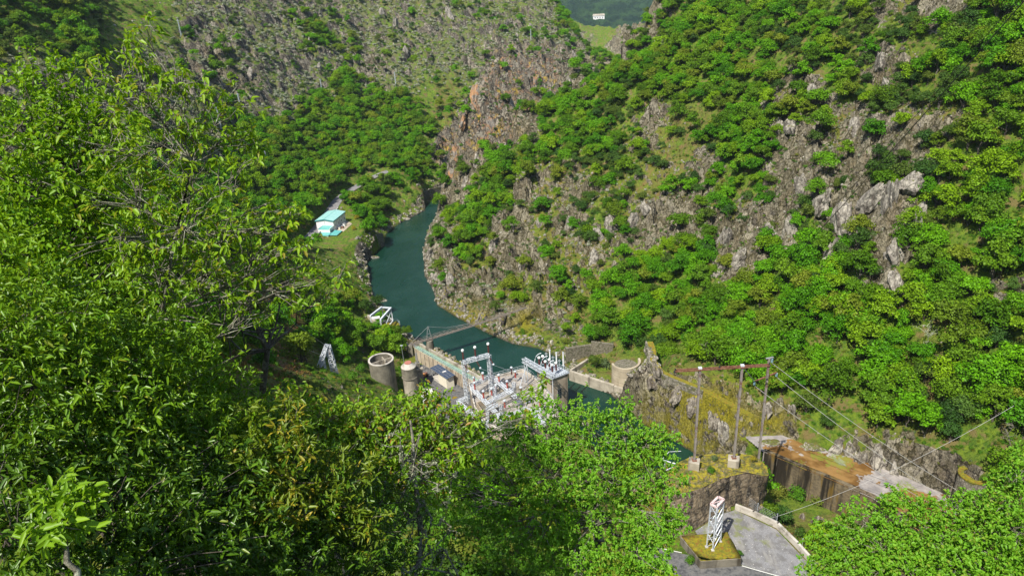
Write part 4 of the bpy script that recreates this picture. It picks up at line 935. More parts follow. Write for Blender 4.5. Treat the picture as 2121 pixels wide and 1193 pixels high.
# silo, round tank, pillar
sb = V3(853, 812, 4.6)
root = empty('silo', sb, 0, 'grey concrete silo with a conical top and faded red cap', 'silo')
MB().cyl((0, 0, -1), (0, 0, 5.2), 2.0, n=28).build('lower_body', M['concrete'], root); mb = MB(); mb.cyl((0, 0, 5.2), (0, 0, 5.45), 2.25, n=28); mb.build('band', M['concrete_dark'], root)
MB().cyl((0, 0, 5.45), (0, 0, 8.5), 2.08, n=28).build('upper_body', M['concrete_dark'], root)
MB().cyl((0, 0, 8.5), (0, 0, 9.6), 2.08, .95, n=28).build('cone_top', M['concrete_light'], root); MB().cyl((0, 0, 9.6), (0, 0, 9.75), .98, n=22).build('cap', M['red_roof'], root)
p = V3(789, 745, 16.5)
root = empty('round_tank', (p.x, p.y, 9), 0, 'open-topped round concrete tank with inner partition walls on the brushy slope', 'tank')
ringwall(MB(), (0, 0), 3.4, .32, -3, 7.5, n=36).build('wall', M['concrete_dark'], root); ringwall(MB(), (0, 0), 3.5, .5, 7.5, 7.7, n=36).build('rim', M['concrete_light'], root)
MB().box((0, 0, 6.0), (5.9, .25, 2.6), .5).box((.6, .9, 6.0), (.25, 2.9, 2.4), .5).build('partition', M['concrete'], root); MB().cyl((0, 0, 3.0), (0, 0, 4.6), 3.0, n=30).build('inner_floor', M['concrete_dark'], root)
p = V3(865, 752, 12)
root = empty('stone_pillar', (p.x, p.y, 4.6), .3, 'square stepped stone pillar with a small steel mast beside the silo', 'pillar')
MB().box((0, 0, 2.4), (2.0, 2.0, 6.6)).build('shaft', M['grey_masonry'], root, bevel=.05); MB().box((0, 0, 5.9), (2.4, 2.4, .4)).build('ledge', M['concrete'], root); MB().box((-.1, .1, 6.8), (1.3, 1.3, 1.5)).build('top_block', M['grey_masonry'], root, bevel=.04)
lattice(MB(), (-.1, .1, 7.5), (-.1, .1, 10.6), .5, .35, 4, .06, .04).build('mast', M['grey_steel'], root)
p = V3(836, 738, 13.5); root = empty('lamp_pole', (p.x, p.y, 8), 0, 'thin grey pole with a small lamp head behind the silo', 'pole'); MB().cyl((0, 0, 0), (-.25, 0, 9), .09, .06, n=8).build('pole', M['grey_steel'], root); MB().box((-.2, 0, 9.05), (.7, .25, .18)).build('lamp_head', M['galv'], root)
p = V3(712, 745, 15); root = empty('rusty_column', (p.x, p.y, 13), 0, 'rusty red stacked steel column on the slope above the grey lattice pylon', 'column')
mb = MB()
for k in range(11): mb.cyl((.03*k, 0, k*.55), (.03*k, 0, k*.55+.32), .42, .3, n=10)
mb.cyl((0, 0, -2), (.3, 0, 6.3), .16, n=8); mb.build('shaft', M['rust'], root); MB().box((.3, 0, 6.6), (.8, .8, 1.0)).build('head_box', M['white'], root); MB().box((0, 0, -.3), (2.2, 2.2, .6)).build('base', M['concrete_dark'], root)
# lattice pylon
base = V3(689, 806, 18); 
root = empty('lattice_pylon', base, .45, 'grey-white lattice pylon with a forked top on the bracken slope', 'pylon')
H_ = 12.6
WS = M['white_steel']
lattice(MB(), (1.5, 0, -3), (.9, 0, H_*.97), 1.5, .95, 13, .15, .10).build('right_leg', WS, root)
lattice(MB(), (-1.7, .2, -3), (-1.2, 0, H_*.72), 1.5, 1.0, 11, .15, .10).build('left_leg', WS, root)
lattice(MB(), (-1.9, 0, H_*.60), (.6, 0, H_*1.0), 1.1, .8, 6, .14, .09).build('top_arm', WS, root)
lattice(MB(), (-1.2, 0, H_*.74), (1.0, 0, H_*.95), .9, .8, 4, .13, .09).build('inner_arm', WS, root)
lattice(MB(), (-1.6, -.8, 2.4), (2.4, 1.9, .2), 1.1, 1.1, 6, .14, .09).build('cross_arm', WS, root)
lattice(MB(), (-1.3, .6, 2.9), (1.6, 2.6, 1.6), .8, .8, 5, .12, .08).build('rear_cross_arm', WS, root)
pyl = []
for q in ((-1.8, 0, H_*.64), (.8, -.4, H_*.92), (-1.6, 0, H_*.3)):
    q = Vector(q); mb = MB()
    for k in range(7): mb.cyl(q-Vector((0, 0, .2+.2*k)), q-Vector((0, 0, .27+.2*k)), .17, .1, n=8)
    mb.cyl(q, q-Vector((0, 0, 1.6)), .04, n=6); mb.build('insulator', M['brown_glaze'], root); pyl.append(q)
R_ = Matrix.Rotation(.45, 3, 'Z')
for q, (tx, ty, r_), l in zip([(.3, 0, H_), (-.9, 0, H_*.8), (-1.8, 0, H_*.55), (-1.7, 0, H_*.3)], [(520, 590, 150), (480, 640, 140), (470, 700, 128), (460, 760, 115)],
    ['topmost pale line running up-left from the lattice pylon', 'second pale line running up-left from the lattice pylon', 'third pale line running left from the lattice pylon', 'lowest pale line running left from the lattice pylon']):
    wire('power_cable', base+R_ @ Vector(q), Vector(atr(tx, ty, r_)), .8, .05, M['wire'], l, 'pale lines left of the lattice pylon')
# gate crane on its pier
pp = [P(785, 671, 5.2), P(822, 664, 5.2), P(829, 671, 5.2), P(813, 687, 5.2)]
c0 = Vector((np.mean([a[0] for a in pp]), np.mean([a[1] for a in pp]), 0))
root = empty('intake_pier', c0, 0, 'concrete pier with a yellow mossy deck at the river edge under the white gantry', 'pier')
MB().prism([(a[0]-c0.x, a[1]-c0.y) for a in pp], -3, 5.0).build('body', M['concrete_dark'], root, bevel=.06); MB().prism([((a[0]-c0.x)*.93, (a[1]-c0.y)*.93) for a in pp], 5.0, 5.12).build('moss_deck', M['moss'], root)
mb = MB(); railing(mb, [((a[0]-c0.x)*.96, (a[1]-c0.y)*.96, 5.1) for a in pp[:3]], 1.0, 1.6, .05); mb.build('railing', M['galv'], root)
A1 = V3(767, 655, 10.6); A2 = V3(791, 636.5, 10.6); B1 = V3(788, 663, 10.6); B2 = V3(810, 638, 10.6); g0 = (A1+B2)/2; zb = 5.1
root = empty('gate_gantry', (g0.x, g0.y, zb), 0, 'white steel gate-lifting gantry standing over the mossy pier', 'gantry crane'); o_ = root.location
for a, b in ((A1, A2), (B1, B2)): MB().bar(a-o_, b-o_, .55, .7).build('main_beam', M['white_steel'], root)
MB().bar(A2-o_, B2-o_, .35, .45).build('end_beam', M['white_steel'], root); MB().box(((A1+B1)/2-o_)+Vector((.0, .6, -.15)), (2.6, 1.3, .35), .2).build('trolley', M['white'], root)
for v in (A1, A2, B1, B2): MB().bar((v.x-o_.x, v.y-o_.y, 0), (v.x-o_.x, v.y-o_.y, v.z-zb), .28).build('leg', M['white_steel'], root)
mb = MB(); mb.bar((A2.x-o_.x, A2.y-o_.y, 3.6), (B2.x-o_.x, B2.y-o_.y, 1), .14).bar((B1.x-o_.x, B1.y-o_.y, .5), (B2.x-o_.x, B2.y-o_.y, 4.5), .14).bar((B1.x-o_.x, B1.y-o_.y, .6), (B2.x-o_.x, B2.y-o_.y, .6), .3); mb.build('bracing', M['white_steel'], root)
# shore wall from pier to bridge
bw = MB(); q = [V3(762, 652, 6), V3(785, 672, 6), V3(815, 692, 6), V3(846, 713, 6)]
for a, b in zip(q[:-1], q[1:]): wallbar(bw, a, b, .8, -2, 6)
tag(bw.build('shore_wall', M['concrete']), 'grey concrete shore wall between the white gantry and the footbridge', 'wall')
# round intake shell
p = V3(841, 700, 2.5); root = empty('intake_shell', (p.x, p.y, 0), 0, 'small half-round concrete intake shell at the water between pier and footbridge', 'intake')
ringwall(MB(), (0, 0), 2.3, .45, -2, 3.2, -60, 150, n=20, top=lambda f: 3.2).build('wall', M['concrete_light'], root); MB().box((-.9, -1.2, .2), (3.0, .5, 5.2), .6).build('face_slab', M['concrete'], root)
# footbridge
bA = V3(849, 713, 8.2); bB = V3(1090, 636, 9.0); root = empty('footbridge', bA, 0, 'long narrow weathered footbridge crossing the river', 'footbridge'); d_ = bB-bA; n_ = Vector((-d_.y, d_.x, 0)).normalized()
def bq(f, o, z): return d_*f+n_*o+Vector((0, 0, z-1.2*4*f*(1-f)*.3))
mb = MB()
for k in range(80): mb.bar(bq(k/80+.006, -.42, 0), bq(k/80+.006, .42, 0), .36, .07)
mb.build('deck_planks', M['wood'], root)
for s in (-.45, .45):
    mb = MB()
    for k in range(20):
        f0, f1 = k/20, (k+1)/20; mb.bar(bq(f0, s, -.12), bq(f1, s, -.12), .12, .2).bar(bq(f0, s, .95), bq(f1, s, .95), .06).bar(bq(f0, s, 0), bq(f0, s, .95), .05).bar(bq(f0, s, 0), bq(f1, s, .95), .04)
    mb.build('side_rail', M['post_rust'], root)
MB().tube([bq(0, 0, 0), bq(.155, 0, 4.2)], .05, 5).tube([bq(.155, 0, 4.2), bq(.30, 0, 2.0), bq(.5, 0, 1.0)], .05, 5).build('stay_cable', M['grey_steel'], root)
pm = bA+bq(.155, 0, 0)
root = empty('bridge_pier', (pm.x, pm.y, 0), 0, 'round concrete pier with an A-frame mast carrying the footbridge', 'pier')
MB().cyl((0, 0, -3), (0, 0, 7.6), 1.5, 1.15, n=18).build('shaft', M['concrete_dark'], root); MB().bar((-.8, -.2, 7.6), (-.1, 0, 12.4), .16).bar((.8, .2, 7.6), (.1, 0, 12.4), .16).bar((-.45, 0, 9.9), (.45, 0, 9.9), .1).bar((-.2, 0, 11.6), (.2, 0, 11.6), .1).build('a_frame', M['grey_steel'], root)
lm = MB(); 
for f in (0.0, .05): q_ = bA+bq(f, 0, 0); lm.box((q_.x, q_.y, 4), (1.4, 1.2, 8))
tag(lm.build('bridge_abutment', M['concrete_dark']), 'dark concrete abutment under the left end of the footbridge', 'abutment')
for i, (a, b, z, sx, sy, sz, mt, l) in enumerate([(907, 747, 1.5, 3.8, 3.0, 3.4, 'rock_moss', 'big flat-topped mossy rock in the river beside the green walkway'), (772, 533, .2, 3.4, 2.0, 1.0, 'rock', 'smooth pale boulder in the water below the embankment wall'), (790, 622, .3, 2.6, 1.6, 1.2, 'rock', 'pale boulder on the shore just above the white gantry'),
        (828, 455, .6, 5, 1.6, 1.0, 'rock', 'long flat pale rock shelf on the far bank by the river bend'), (1104, 700, 1.0, 3.6, 1.5, 1.2, 'rock', 'pale angular boulder at the waterline left of the basin wall')]):
    o = link('boulder', rockmesh('boulder', (sx, sy, sz), 80+i), M[mt]); o.location = V3(a, b, z); tag(o, l, 'boulder')
# ---------------------------------------------------------------- powerhouse block, terrace and gantries
TZ = 10.0
terr = [V3(972, 797, TZ), V3(1082, 768, TZ), V3(1104, 782, TZ), V3(1145, 830, TZ), V3(1160, 870, TZ), V3(1060, 905, TZ), V3(1010, 880, TZ), V3(984, 846, TZ)]
c0 = Vector((terr[0].x, terr[0].y, 0)); root = empty('powerhouse', (c0.x, c0.y, 0), 0, 'large beige concrete power station block with a flat roof terrace behind the leaves', 'building')
tp = [(v.x-c0.x, v.y-c0.y) for v in terr]
MB().prism(tp, -3, TZ-.05).build('body', M['concrete_warm'], root)
cen_ = np.mean(tp, axis=0); mb = MB()
for a, b in zip(tp, tp[1:]+tp[:1]):
    a = Vector((*a, TZ+.3)); b = Vector((*b, TZ+.3)); mb.bar(a, b, .35, .7)
mb.build('parapet', M['concrete_light'], root)
mb = MB(); railing(mb, [(v[0], v[1], TZ+.6) for v in tp[:4]], 1.1, 1.4, .05); mb.build('railing', M['galv'], root)
def loc(px, py, z): v = V3(px, py, z); return v-c0
pit = [loc(988, 843, TZ), loc(1013, 835, TZ), loc(1030, 856, TZ), loc(1004, 866, TZ)]
MB().prism([(a_*.97+cen_[0]*.03, b_*.97+cen_[1]*.03) for a_, b_ in tp], TZ-.04, TZ+.01).build('roof_gravel', mat_plain('roof_gravel', (.24, .22, .20), (.40, .37, .34), 1.0, bump=.3, stain=(.17, .15, .13)), root)
MB().prism([(v.x, v.y) for v in pit], TZ-.02, TZ+.03).build('pit_floor', M['concrete_dark'], root)
mb = MB()
for a, b in zip(pit, pit[1:]+pit[:1]): mb.bar(a+Vector((0, 0, .7)), b+Vector((0, 0, .7)), .25, 1.5)
mb.build('pit_wall', M['concrete_warm'], root)
mb = MB(); a = loc(1035, 818, TZ); b = loc(1075, 806, TZ); mb.bar(a+Vector((0, 0, .5)), b+Vector((0, 0, .5)), .3, 1.2); a = loc(985, 822, TZ); b = loc(1055, 803, TZ); mb.bar(a+Vector((0, 0, .3)), b+Vector((0, 0, .3)), .3, .8); mb.build('roof_kerb', M['concrete'], root)
# transformer
p = V3(1021, 853, TZ); e = empty('transformer', p, .3, 'dark grey transformer with cooling fins under the lattice beams', 'transformer')
MB().box((0, 0, 1.1), (2.4, 1.5, 2.2)).build('tank', M['grey_steel'], e, bevel=.05)
mb = MB()
for k in range(9): mb.box((-1.05+.26*k, -.95, 1.1), (.06, .4, 1.7))
mb.build('cooling_fins', M['galv'], e); MB().cyl((-1, .3, 2.7), (1, .3, 2.7), .3, n=12).build('oil_vessel', M['galv'], e)
for k in (-.7, 0, .7): bushing('bushing', (k, -.3, 2.2), (k, -.4, 3.5), .13, 'red_glaze', 'galv', 6, parent=e)
# tall gantry
g1 = V3(969, 834, TZ); g2 = V3(1019.7, 819.5, TZ); gc = (g1+g2)/2
root = empty('tall_gantry', gc, 0, 'tall white lattice gantry of two columns and a top beam in front of the river', 'gantry'); a = g1-gc; b = g2-gc; hg = 12.3
lattice(MB(), a, a+Vector((-.1, 0, hg)), .95, .8, 12, .12, .08).build('column', M['white_steel'], root); lattice(MB(), b, b+Vector((-.1, 0, hg)), .95, .8, 12, .12, .08).build('column', M['white_steel'], root)
lattice(MB(), a+Vector((-.1, 0, hg)), b+Vector((-.1, 0, hg)), .85, .85, 8, .12, .08).build('top_beam', M['white_steel'], root)
bt = []
for f, nm in ((0, 'left'), (.48, 'middle'), (1, 'right')):
    q = g1.lerp(g2, f)+Vector((-.1, 0, hg+.4)); bushing('post_insulator', q, q+Vector((.0, 0, 3.2)), .24, label=f'{nm} brown post insulator with white cap on top of the tall gantry', group='brown insulators on the tall gantry')
    q2 = g1.lerp(g2, f)+Vector((0, -.5, hg-.3)); e2 = q2+Vector((1.1, -1.9, -1.3)); bushing('strain_insulator', q2, e2, .17, cap='galv', label=f'{nm} brown strain insulator hanging forward under the tall gantry beam', group='strain insulators of the tall gantry'); bt.append(e2)
for q, l in zip(bt, ('left', 'middle', 'right')): wire('power_cable', q, Vector(atr(1120+60*(l == 'right')+20*(l == 'middle'), 800+8*(l == 'left'), 190)), .5, .035, M['galv'], f'thin grey line from the {l} strain insulator of the tall gantry', 'thin lines from the tall gantry')
# bus structure
BZ = TZ+4.6
def beam(pa, pb, z, nm, lab, w=.75):
    a = V3(*pa, z); b = V3(*pb, z); o = empty(nm, a, 0, lab, 'lattice beam', 'white lattice beams of the switchyard'); lattice(MB(), (0, 0, 0), b-a, w, w, max(4, int((b-a).length/1.0)), .11, .08).build('lacing', M['white_steel'], o); return o
beam((974, 800), (1018, 779), BZ, 'bus_beam', 'white lattice beam joining the two tall gantry columns at mid height')
beam((1018, 779), (1068, 822), BZ, 'bus_beam', 'long white lattice beam sloping right from the right gantry column')
beam((976, 802), (1040, 868), BZ, 'bus_beam', 'long white lattice beam sloping right from the left gantry column')
beam((1008, 836), (1062, 806), BZ-.9, 'bus_beam', 'white lattice beam crossing behind the transformer')
beam((948, 832), (1010, 886), TZ+1.2, 'bus_beam', 'lowest white lattice beam along the terrace edge at lower left')
beam((948, 832), (972, 822), TZ+1.2, 'bus_beam', 'short white lattice beam at the left foot of the tall gantry')
beam((1008, 846), (1030, 838), TZ+3.4, 'bus_beam', 'short white lattice beam just above the transformer')
beam((1042, 868), (1092, 846), BZ, 'bus_beam', 'white lattice beam low behind the front leaves')
beam((1090, 862), (1120, 850), TZ+3, 'bus_beam', 'white lattice beam near the foot of the concrete tower')
beam((1098, 848), (1128, 880), TZ+3, 'bus_beam', 'white lattice beam half buried in leaves at the tower foot')
for i, (a, b, z0, z1, l) in enumerate([(1066, 824, TZ, BZ, 'white lattice support column at the right end of the sloping beam'), (1012, 870, TZ, TZ+3.4, 'white lattice support column left of the transformer'), (1040, 872, TZ, BZ, 'white lattice support column below the crossing beams'), (1026, 826, TZ, BZ-.9, 'white lattice support column in the middle of the terrace')]):
    p = V3(a, b, z0); o = empty('lattice_column', p, 0, l, 'lattice column', 'white lattice support columns'); lattice(MB(), (0, 0, 0), (0, 0, z1-z0), .7, .7, 5, .11, .08).build('lacing', M['white_steel'], o)
reds = [(983, 797, 'left end of the beam between the tall columns'), (1001, 788, 'middle of the beam between the tall columns'), (1018, 781, 'foot of the right tall column top side'), (1034, 792, 'start of the sloping right beam'), (1051, 805, 'lower part of the sloping right beam'), (984, 808, 'upper part of the left sloping beam'), (1002, 826, 'middle of the left sloping beam'),
        (1019, 820, 'terrace just right of the tall gantry'), (1028, 812, 'terrace behind the transformer'), (1046, 846, 'lower end of the left sloping beam'), (1080, 818, 'terrace corner behind the leaves'), (1119, 845, 'foot of the concrete tower, left'), (1125, 838, 'foot of the concrete tower, right'), (1060, 776, 'back edge of the terrace by the railing'), (1068, 784, 'terrace close to the back railing')]
for i, (a, b, l) in enumerate(reds):
    z = BZ+.4 if i < 7 or i == 9 else TZ+1.2
    q = V3(a, b, z); bushing('red_insulator', q, q+Vector((0, 0, 2.5)), .24, 'red_glaze', 'galv', 7, label='red ribbed insulator at the '+l, group='red insulators of the switchyard')
for i, (a, b) in enumerate([(1010, 880), (1075, 840), (1095, 835)]):
    e = empty('breaker', V3(a, b, TZ), .4, ['grey circuit breaker unit by the lowest lattice beam', 'grey circuit breaker unit in the middle of the leaves', 'grey circuit breaker unit beside the tower foot'][i], 'circuit breaker', 'circuit breakers'); MB().box((0, 0, .9), (1.6, .7, .8)).build('cabinet', M['galv'], e, bevel=.04)
    for x in (-.6, .6): MB().bar((x, 0, 0), (x, 0, .9), .12).build('leg', M['galv'], e)
    MB().tube([(-.6, 0, 1.3), (-.4, 0, 2.4), (.4, 0, 2.4), (.6, 0, 1.3)], .05, 6).build('busbar', M['white_steel'], e)
# tower with steel deck
DZ = 13.5
t1, t2, t3 = V3(1112, 767, DZ), V3(1144, 783, DZ), V3(1176, 771, DZ); t4 = t1+t3-t2; c0 = Vector((t2.x, t2.y, 0)); root = empty('concrete_tower', c0, 0, 'tall beige concrete tower at the water with a grey steel deck on top', 'tower')
def tl(v): return (v.x-c0.x, v.y-c0.y)
mb = MB(); mb.prism([tl(v) for v in (t1, t2, t3, t4)], -3, DZ-.6); mb.build('body', M['concrete_warm'], root, bevel=.06)
cc = (t1+t3)/2; big = [cc+(v-cc)*1.05 for v in (t1, t2, t3, t4)]; mb = MB(); mb.prism([tl(v) for v in big], DZ-.6, DZ-.2); mb.build('cornice', M['concrete'], root)
mb = MB(); e_ = [Vector((*tl(v), 0)) for v in (t1, t2, t3)]
for k in range(7): f = (k+.5)/7; q = e_[0].lerp(e_[1], f); mb.box((q.x, q.y, DZ-4.5), (.16, .16, 6), 0)
mb.build('pilaster_strips', M['concrete'], root)
dd = (t3-t2).normalized(); an = math.atan2(dd.y, dd.x); q = e_[1].lerp(e_[2], .42)
f = MB().box((q.x, q.y, DZ-5.6), (1.2, .16, 2.8), an).build('window', M['grey_steel'], root)
mb = MB()
for i in range(2):
    for j in range(4): s = Vector((dd.x, dd.y, 0))*(i-.5)*.55; mb.box((q.x+s.x, q.y+s.y, DZ-6.6+.68*j), (.46, .22, .58), an)
mb.build('pane', M['glass_dark'], f)
deck = [cc+(v-cc)*1.12 for v in (t1, t2, t3, t4)]; mb = MB(); mb.prism([tl(v) for v in deck], DZ-.18, DZ); mb.build('steel_deck', M['galv'], root)
mb = MB(); pts = [(*tl(v), DZ) for v in deck]; railing(mb, pts+[pts[0]], 1.1, .7, .045, (1., .55, .15)); mb.build('railing', M['galv'], root)
mb = MB(); gmid = [Vector((*tl(v), DZ)) for v in deck]
for k in range(8):
    f = (k+.5)/8; a = gmid[0].lerp(gmid[3], f); b = gmid[1].lerp(gmid[2], f); mb.bar(a+Vector((0, 0, .3)), b+Vector((0, 0, .3)), .1, .14)
for k in range(10):
    f = random.random(); g = random.random(); a = gmid[0].lerp(gmid[3], f).lerp(gmid[1].lerp(gmid[2], f), g); mb.bar(a, a+Vector((0, 0, 1.5)), .12)
mb.build('support_grid', M['galv'], root)
ends = []
for i, (a, b) in enumerate([(1117, 748), (1124.5, 745), (1130, 756), (1138, 752), (1144, 763), (1152, 759)]):
    q = V3(a, b, DZ+1.8); q = V3(a, b+9, DZ+1.3); bushing('tower_bushing', q, q+Vector((0, 0, 2.7)), .26, label=f'{["first","second","third","fourth","fifth","sixth"][i]} brown bushing with white cap on the tower deck, counted from the left', group='brown bushings on the tower deck'); ends.append(q)
for i, (a, b, t_) in enumerate([(1139, 724, 752), (1152.5, 731, 757), (1166.5, 737, 757)]):
    q = V3(a+.5, t_, DZ+.6); h = 3.9; e = empty('surge_arrester', q, 0, f'{["left","middle","right"][i]} tall white arrester column on the tower deck', 'arrester', 'white arresters on the tower deck'); MB().cyl((0, 0, 0), (0, 0, h), .2, n=10).build('column', M['white_glaze'], e); MB().box((0, 0, .0), (.6, .6, .15)).build('foot', M['galv'], e); MB().cyl((0, 0, h), (0, 0, h+.15), .26, n=10).build('cap', M['galv'], e)
for i, (a, b) in enumerate([(1131, 729), (1145, 737), (1158, 744)]):
    q = V3(a+1, b+26, DZ); e = empty('cross_stand', q, 0, f'{["left","middle","right"][i]} thin stand with a small ring cross on the tower deck', 'stand', 'ring cross stands on the tower deck'); MB().bar((0, 0, 0), (0, 0, 3.9), .07).build('stem', M['white_steel'], e)
    mb = MB(); mb.bar((-.45, 0, 3.4), (.45, 0, 3.4), .05).tube([(.3*math.cos(k*.785), 0, 3.4+.3*math.sin(k*.785)) for k in range(9)], .03, 5); mb.build('ring_cross', M['white_steel'], e)
for i, (a, b) in enumerate([(1107, 757), (1120, 763), (1133, 772)]):
    q = V3(a, b, DZ+.3); tag(MB().tube([q+Vector((2.2*(s*s*.9), .2*s, 3.6*math.sin(s*1.57))) for s in [k/8 for k in range(9)]], .1, 7).build('curved_duct', M['white_steel'], smooth=True), f'{["left","middle","right"][i]} curved pale cable duct rising beside the tower bushings', 'duct', 'curved ducts at the tower')
# ladder-like truss beam beside the tower
a = V3(1084, 745, 17.2); b = V3(1146, 780, 17.2-.6); root = empty('truss_beam', a, 0, 'long grey ladder-like truss beam on thin posts in front of the tower', 'truss beam'); lattice(MB(), (0, 0, 0), b-a, 1.1, 1.1, 14, .13, .1).build('truss', M['galv'], root)
for f, zl in ((.02, TZ), (.12, TZ), (.97, TZ-3)): q = (b-a)*f; MB().bar(q, Vector((q.x, q.y, zl-a.z)), .2).build('post', M['galv'], root)
q = (b-a)*.15; MB().bar(q, q+Vector((-2.6, -3.0, -6)), .13).build('brace', M['galv'], root); q = (b-a)*.75; MB().bar(q, q+Vector((-2.6, -3.0, -5.5)), .13).build('brace', M['galv'], root)
# steel frame by the rock outcrop
p = V3(1400, 985, 14); root = empty('bus_support', p, 0, 'pale tubular bus frame with red insulators left of the rock outcrop', 'steel frame')
MB().tube([(-2.8, 1.2, 3.4), (2.6, -1.6, 3.0)], .12, 6).tube([(-2.4, .2, 1.2), (2.4, 1.6, 2.6)], .12, 6).tube([(-2.8, 1.2, 3.4), (-1, 2.6, 4.2), (1.5, 2.6, 4.2)], .06, 6).build('tube', M['white_steel'], root)
for q in ((-1.8, .7), (0, -.3), (1.6, -1.1)): mb = MB(); lathe(mb, insul_prof(1.8, .2, 6), Matrix.Translation((q[0], q[1], 1.3)), 8); mb.build('insulator', M['red_glaze'], root)
for q in ((-2.2, 1), (1.8, -1.2)): MB().bar((*q, -6), (*q, 3.2), .2).build('leg', M['galv'], root)
# far things on the opposite slope
for i, (a, b, h, l) in enumerate([(380, 92, 8, 'tiny pale pole on the scrub slope at upper left'), (668, 195, 8, 'tiny pale pole below the rocks in the middle of the far slope'), (500, 232, 9, 'small pale pole on the slope above the oak wood'), (459, 270, 11, 'small pale lattice mast left of the oak wood'), (556, 352, 10, 'small pale mast in the trees above the hall'), (820, 178, 9, 'thin pale pole high above the river bend'), (1100, 88, 9, 'thin pale pole near the crest behind the orange cliff')]):
    p = hit(a, b, 200); e = empty('power_pole', p, .2*i, l, 'power pole', 'power poles on the far slope'); lattice(MB(), (0, 0, -.5), (0, 0, h), .5, .3, 7, .10, .07).build('mast', M['galv'], e); MB().bar((-.9, 0, h-.4), (.9, 0, h-.4), .14).build('crossarm', M['galv'], e)
tt = np.linspace(1000, 2600, 900); qq_ = CP+ray(1240, 49)*tt[:, None]; kk = np.nonzero(qq_[:, 2] < FZ(qq_[:, 0], qq_[:, 1]))[0]; p = Vector(qq_[kk[0] if len(kk) else 300]); gzz = float(FZ(np.array([p.x]), np.array([p.y]))[0]); e = empty('farmhouse', (p.x, p.y, gzz+7), .3, 'tiny white farmhouse in the far notch between the hills', 'house'); MB().prism([(-7, -4), (7, -4), (7, 4), (-7, 4)], -7, 5.2).build('wall', M['white'], e)
MB().prism([(-7.4, -4.4), (7.4, -4.4), (7.4, 4.4), (-7.4, 4.4)], 5.2, 5.4).build('eaves', M['white'], e); mb = MB(); mb.poly([(-7.4, -4.4, 5.4), (7.4, -4.4, 5.4), (7, 0, 7.6), (-7, 0, 7.6)]); mb.poly([(-7.4, 4.4, 5.4), (7.4, 4.4, 5.4), (7, 0, 7.6), (-7, 0, 7.6)]); mb.build('roof', M['concrete'], e)
for x in (-4.5, -1.5, 1.5, 4.5): MB().box((x, -4.03, 3), (1, .08, 1.3)).build('window', M['glass_dark'], e)
e.scale = (1.7, 1.7, 1.5); e.rotation_euler = (0, 0, -.1)
# ================================================================ vegetation
def mat_leaf(name, a, b, c=None, trans=.35, rough=.5, per='obj', c_amt=.25):
    t = NT(name); b_ = t.b
    g = t.n('ShaderNodeNewGeometry'); oi = t.n('ShaderNodeObjectInfo')
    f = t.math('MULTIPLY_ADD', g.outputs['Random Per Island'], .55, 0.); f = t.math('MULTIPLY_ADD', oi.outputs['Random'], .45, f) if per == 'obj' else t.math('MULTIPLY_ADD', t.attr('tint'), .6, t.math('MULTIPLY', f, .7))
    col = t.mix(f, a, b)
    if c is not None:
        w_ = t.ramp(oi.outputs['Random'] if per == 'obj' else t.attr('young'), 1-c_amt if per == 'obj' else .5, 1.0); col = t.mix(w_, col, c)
    tr = t.n('ShaderNodeBsdfTranslucent'); hs = t.mix(.3, col, (.32, .42, .008)); t.l(hs, tr.inputs[0]); mx = t.n('ShaderNodeMixShader'); mx.inputs[0].default_value = trans
    t.l(b_.outputs[0], mx.inputs[1]); t.l(tr.outputs[0], mx.inputs[2]); t.l(mx.outputs[0], t.out.inputs[0]); b_.inputs['Specular IOR Level'].default_value = .16 if per == 'obj' else .35
    return t.col(col, rough)
def mat_tree(name, pal, trans):
    m_ = mat_leaf(name, pal[0], pal[1], None, trans); t = m_.node_tree; oi = [n for n in t.nodes if n.type == 'OBJECT_INFO'][0]; mx = [n for n in t.nodes if n.type == 'MIX'][0]
    cr = t.nodes.new('ShaderNodeValToRGB'); cr.color_ramp.interpolation = 'LINEAR'; cr.color_ramp.elements[0].color = (*pal[0], 1); cr.color_ramp.elements[1].color = (*pal[-1], 1)
    for k, c in enumerate(pal[1:-1]): e = cr.color_ramp.elements.new((k+1)/(len(pal)-1)); e.color = (*c, 1)
    t.links.new(oi.outputs['Random'], cr.inputs[0]); g = [n for n in t.nodes if n.type == 'NEW_GEOMETRY'][-1]; hv = t.nodes.new('ShaderNodeHueSaturation'); mr = t.nodes.new('ShaderNodeMapRange'); mr.inputs[3].default_value = .62; mr.inputs[4].default_value = 1.35
    t.links.new(g.outputs['Random Per Island'], mr.inputs[0]); t.links.new(mr.outputs[0], hv.inputs['Value']); t.links.new(cr.outputs[0], hv.inputs['Color'])
    b = [n for n in t.nodes if n.type == 'BSDF_PRINCIPLED'][0]; t.links.new(hv.outputs[0], b.inputs['Base Color']); h2 = [n for n in t.nodes if n.type == 'MIX'][1]; t.links.new(hv.outputs[0], h2.inputs[6]); return m_
M['f_bright'] = mat_tree('bright_oak_foliage', [(.060, .21, .005), (.10, .30, .005), (.15, .38, .006), (.11, .23, .012), (.23, .40, .008), (.07, .18, .006), (.22, .28, .022)], .35)
M['f_dark'] = mat_tree('dark_evergreen_foliage', [(.030, .080, .012), (.06, .13, .014), (.11, .16, .02), (.04, .11, .018), (.09, .17, .025)], .2)
M['f_bush'] = mat_leaf('bush_foliage', (.05, .16, .010), (.13, .29, .016), (.18, .20, .03), c_amt=.4)
M['f_grey'] = mat_leaf('grey_green_foliage', (.08, .13, .05), (.16, .22, .09), trans=.2)
M['f_heath'] = mat_leaf('white_heath', (.20, .23, .14), (.60, .62, .50), (.10, .16, .06), trans=.15, c_amt=.35)
M['f_gold'] = mat_leaf('broom_flower', (.22, .20, .02), (.40, .33, .02), trans=.2)
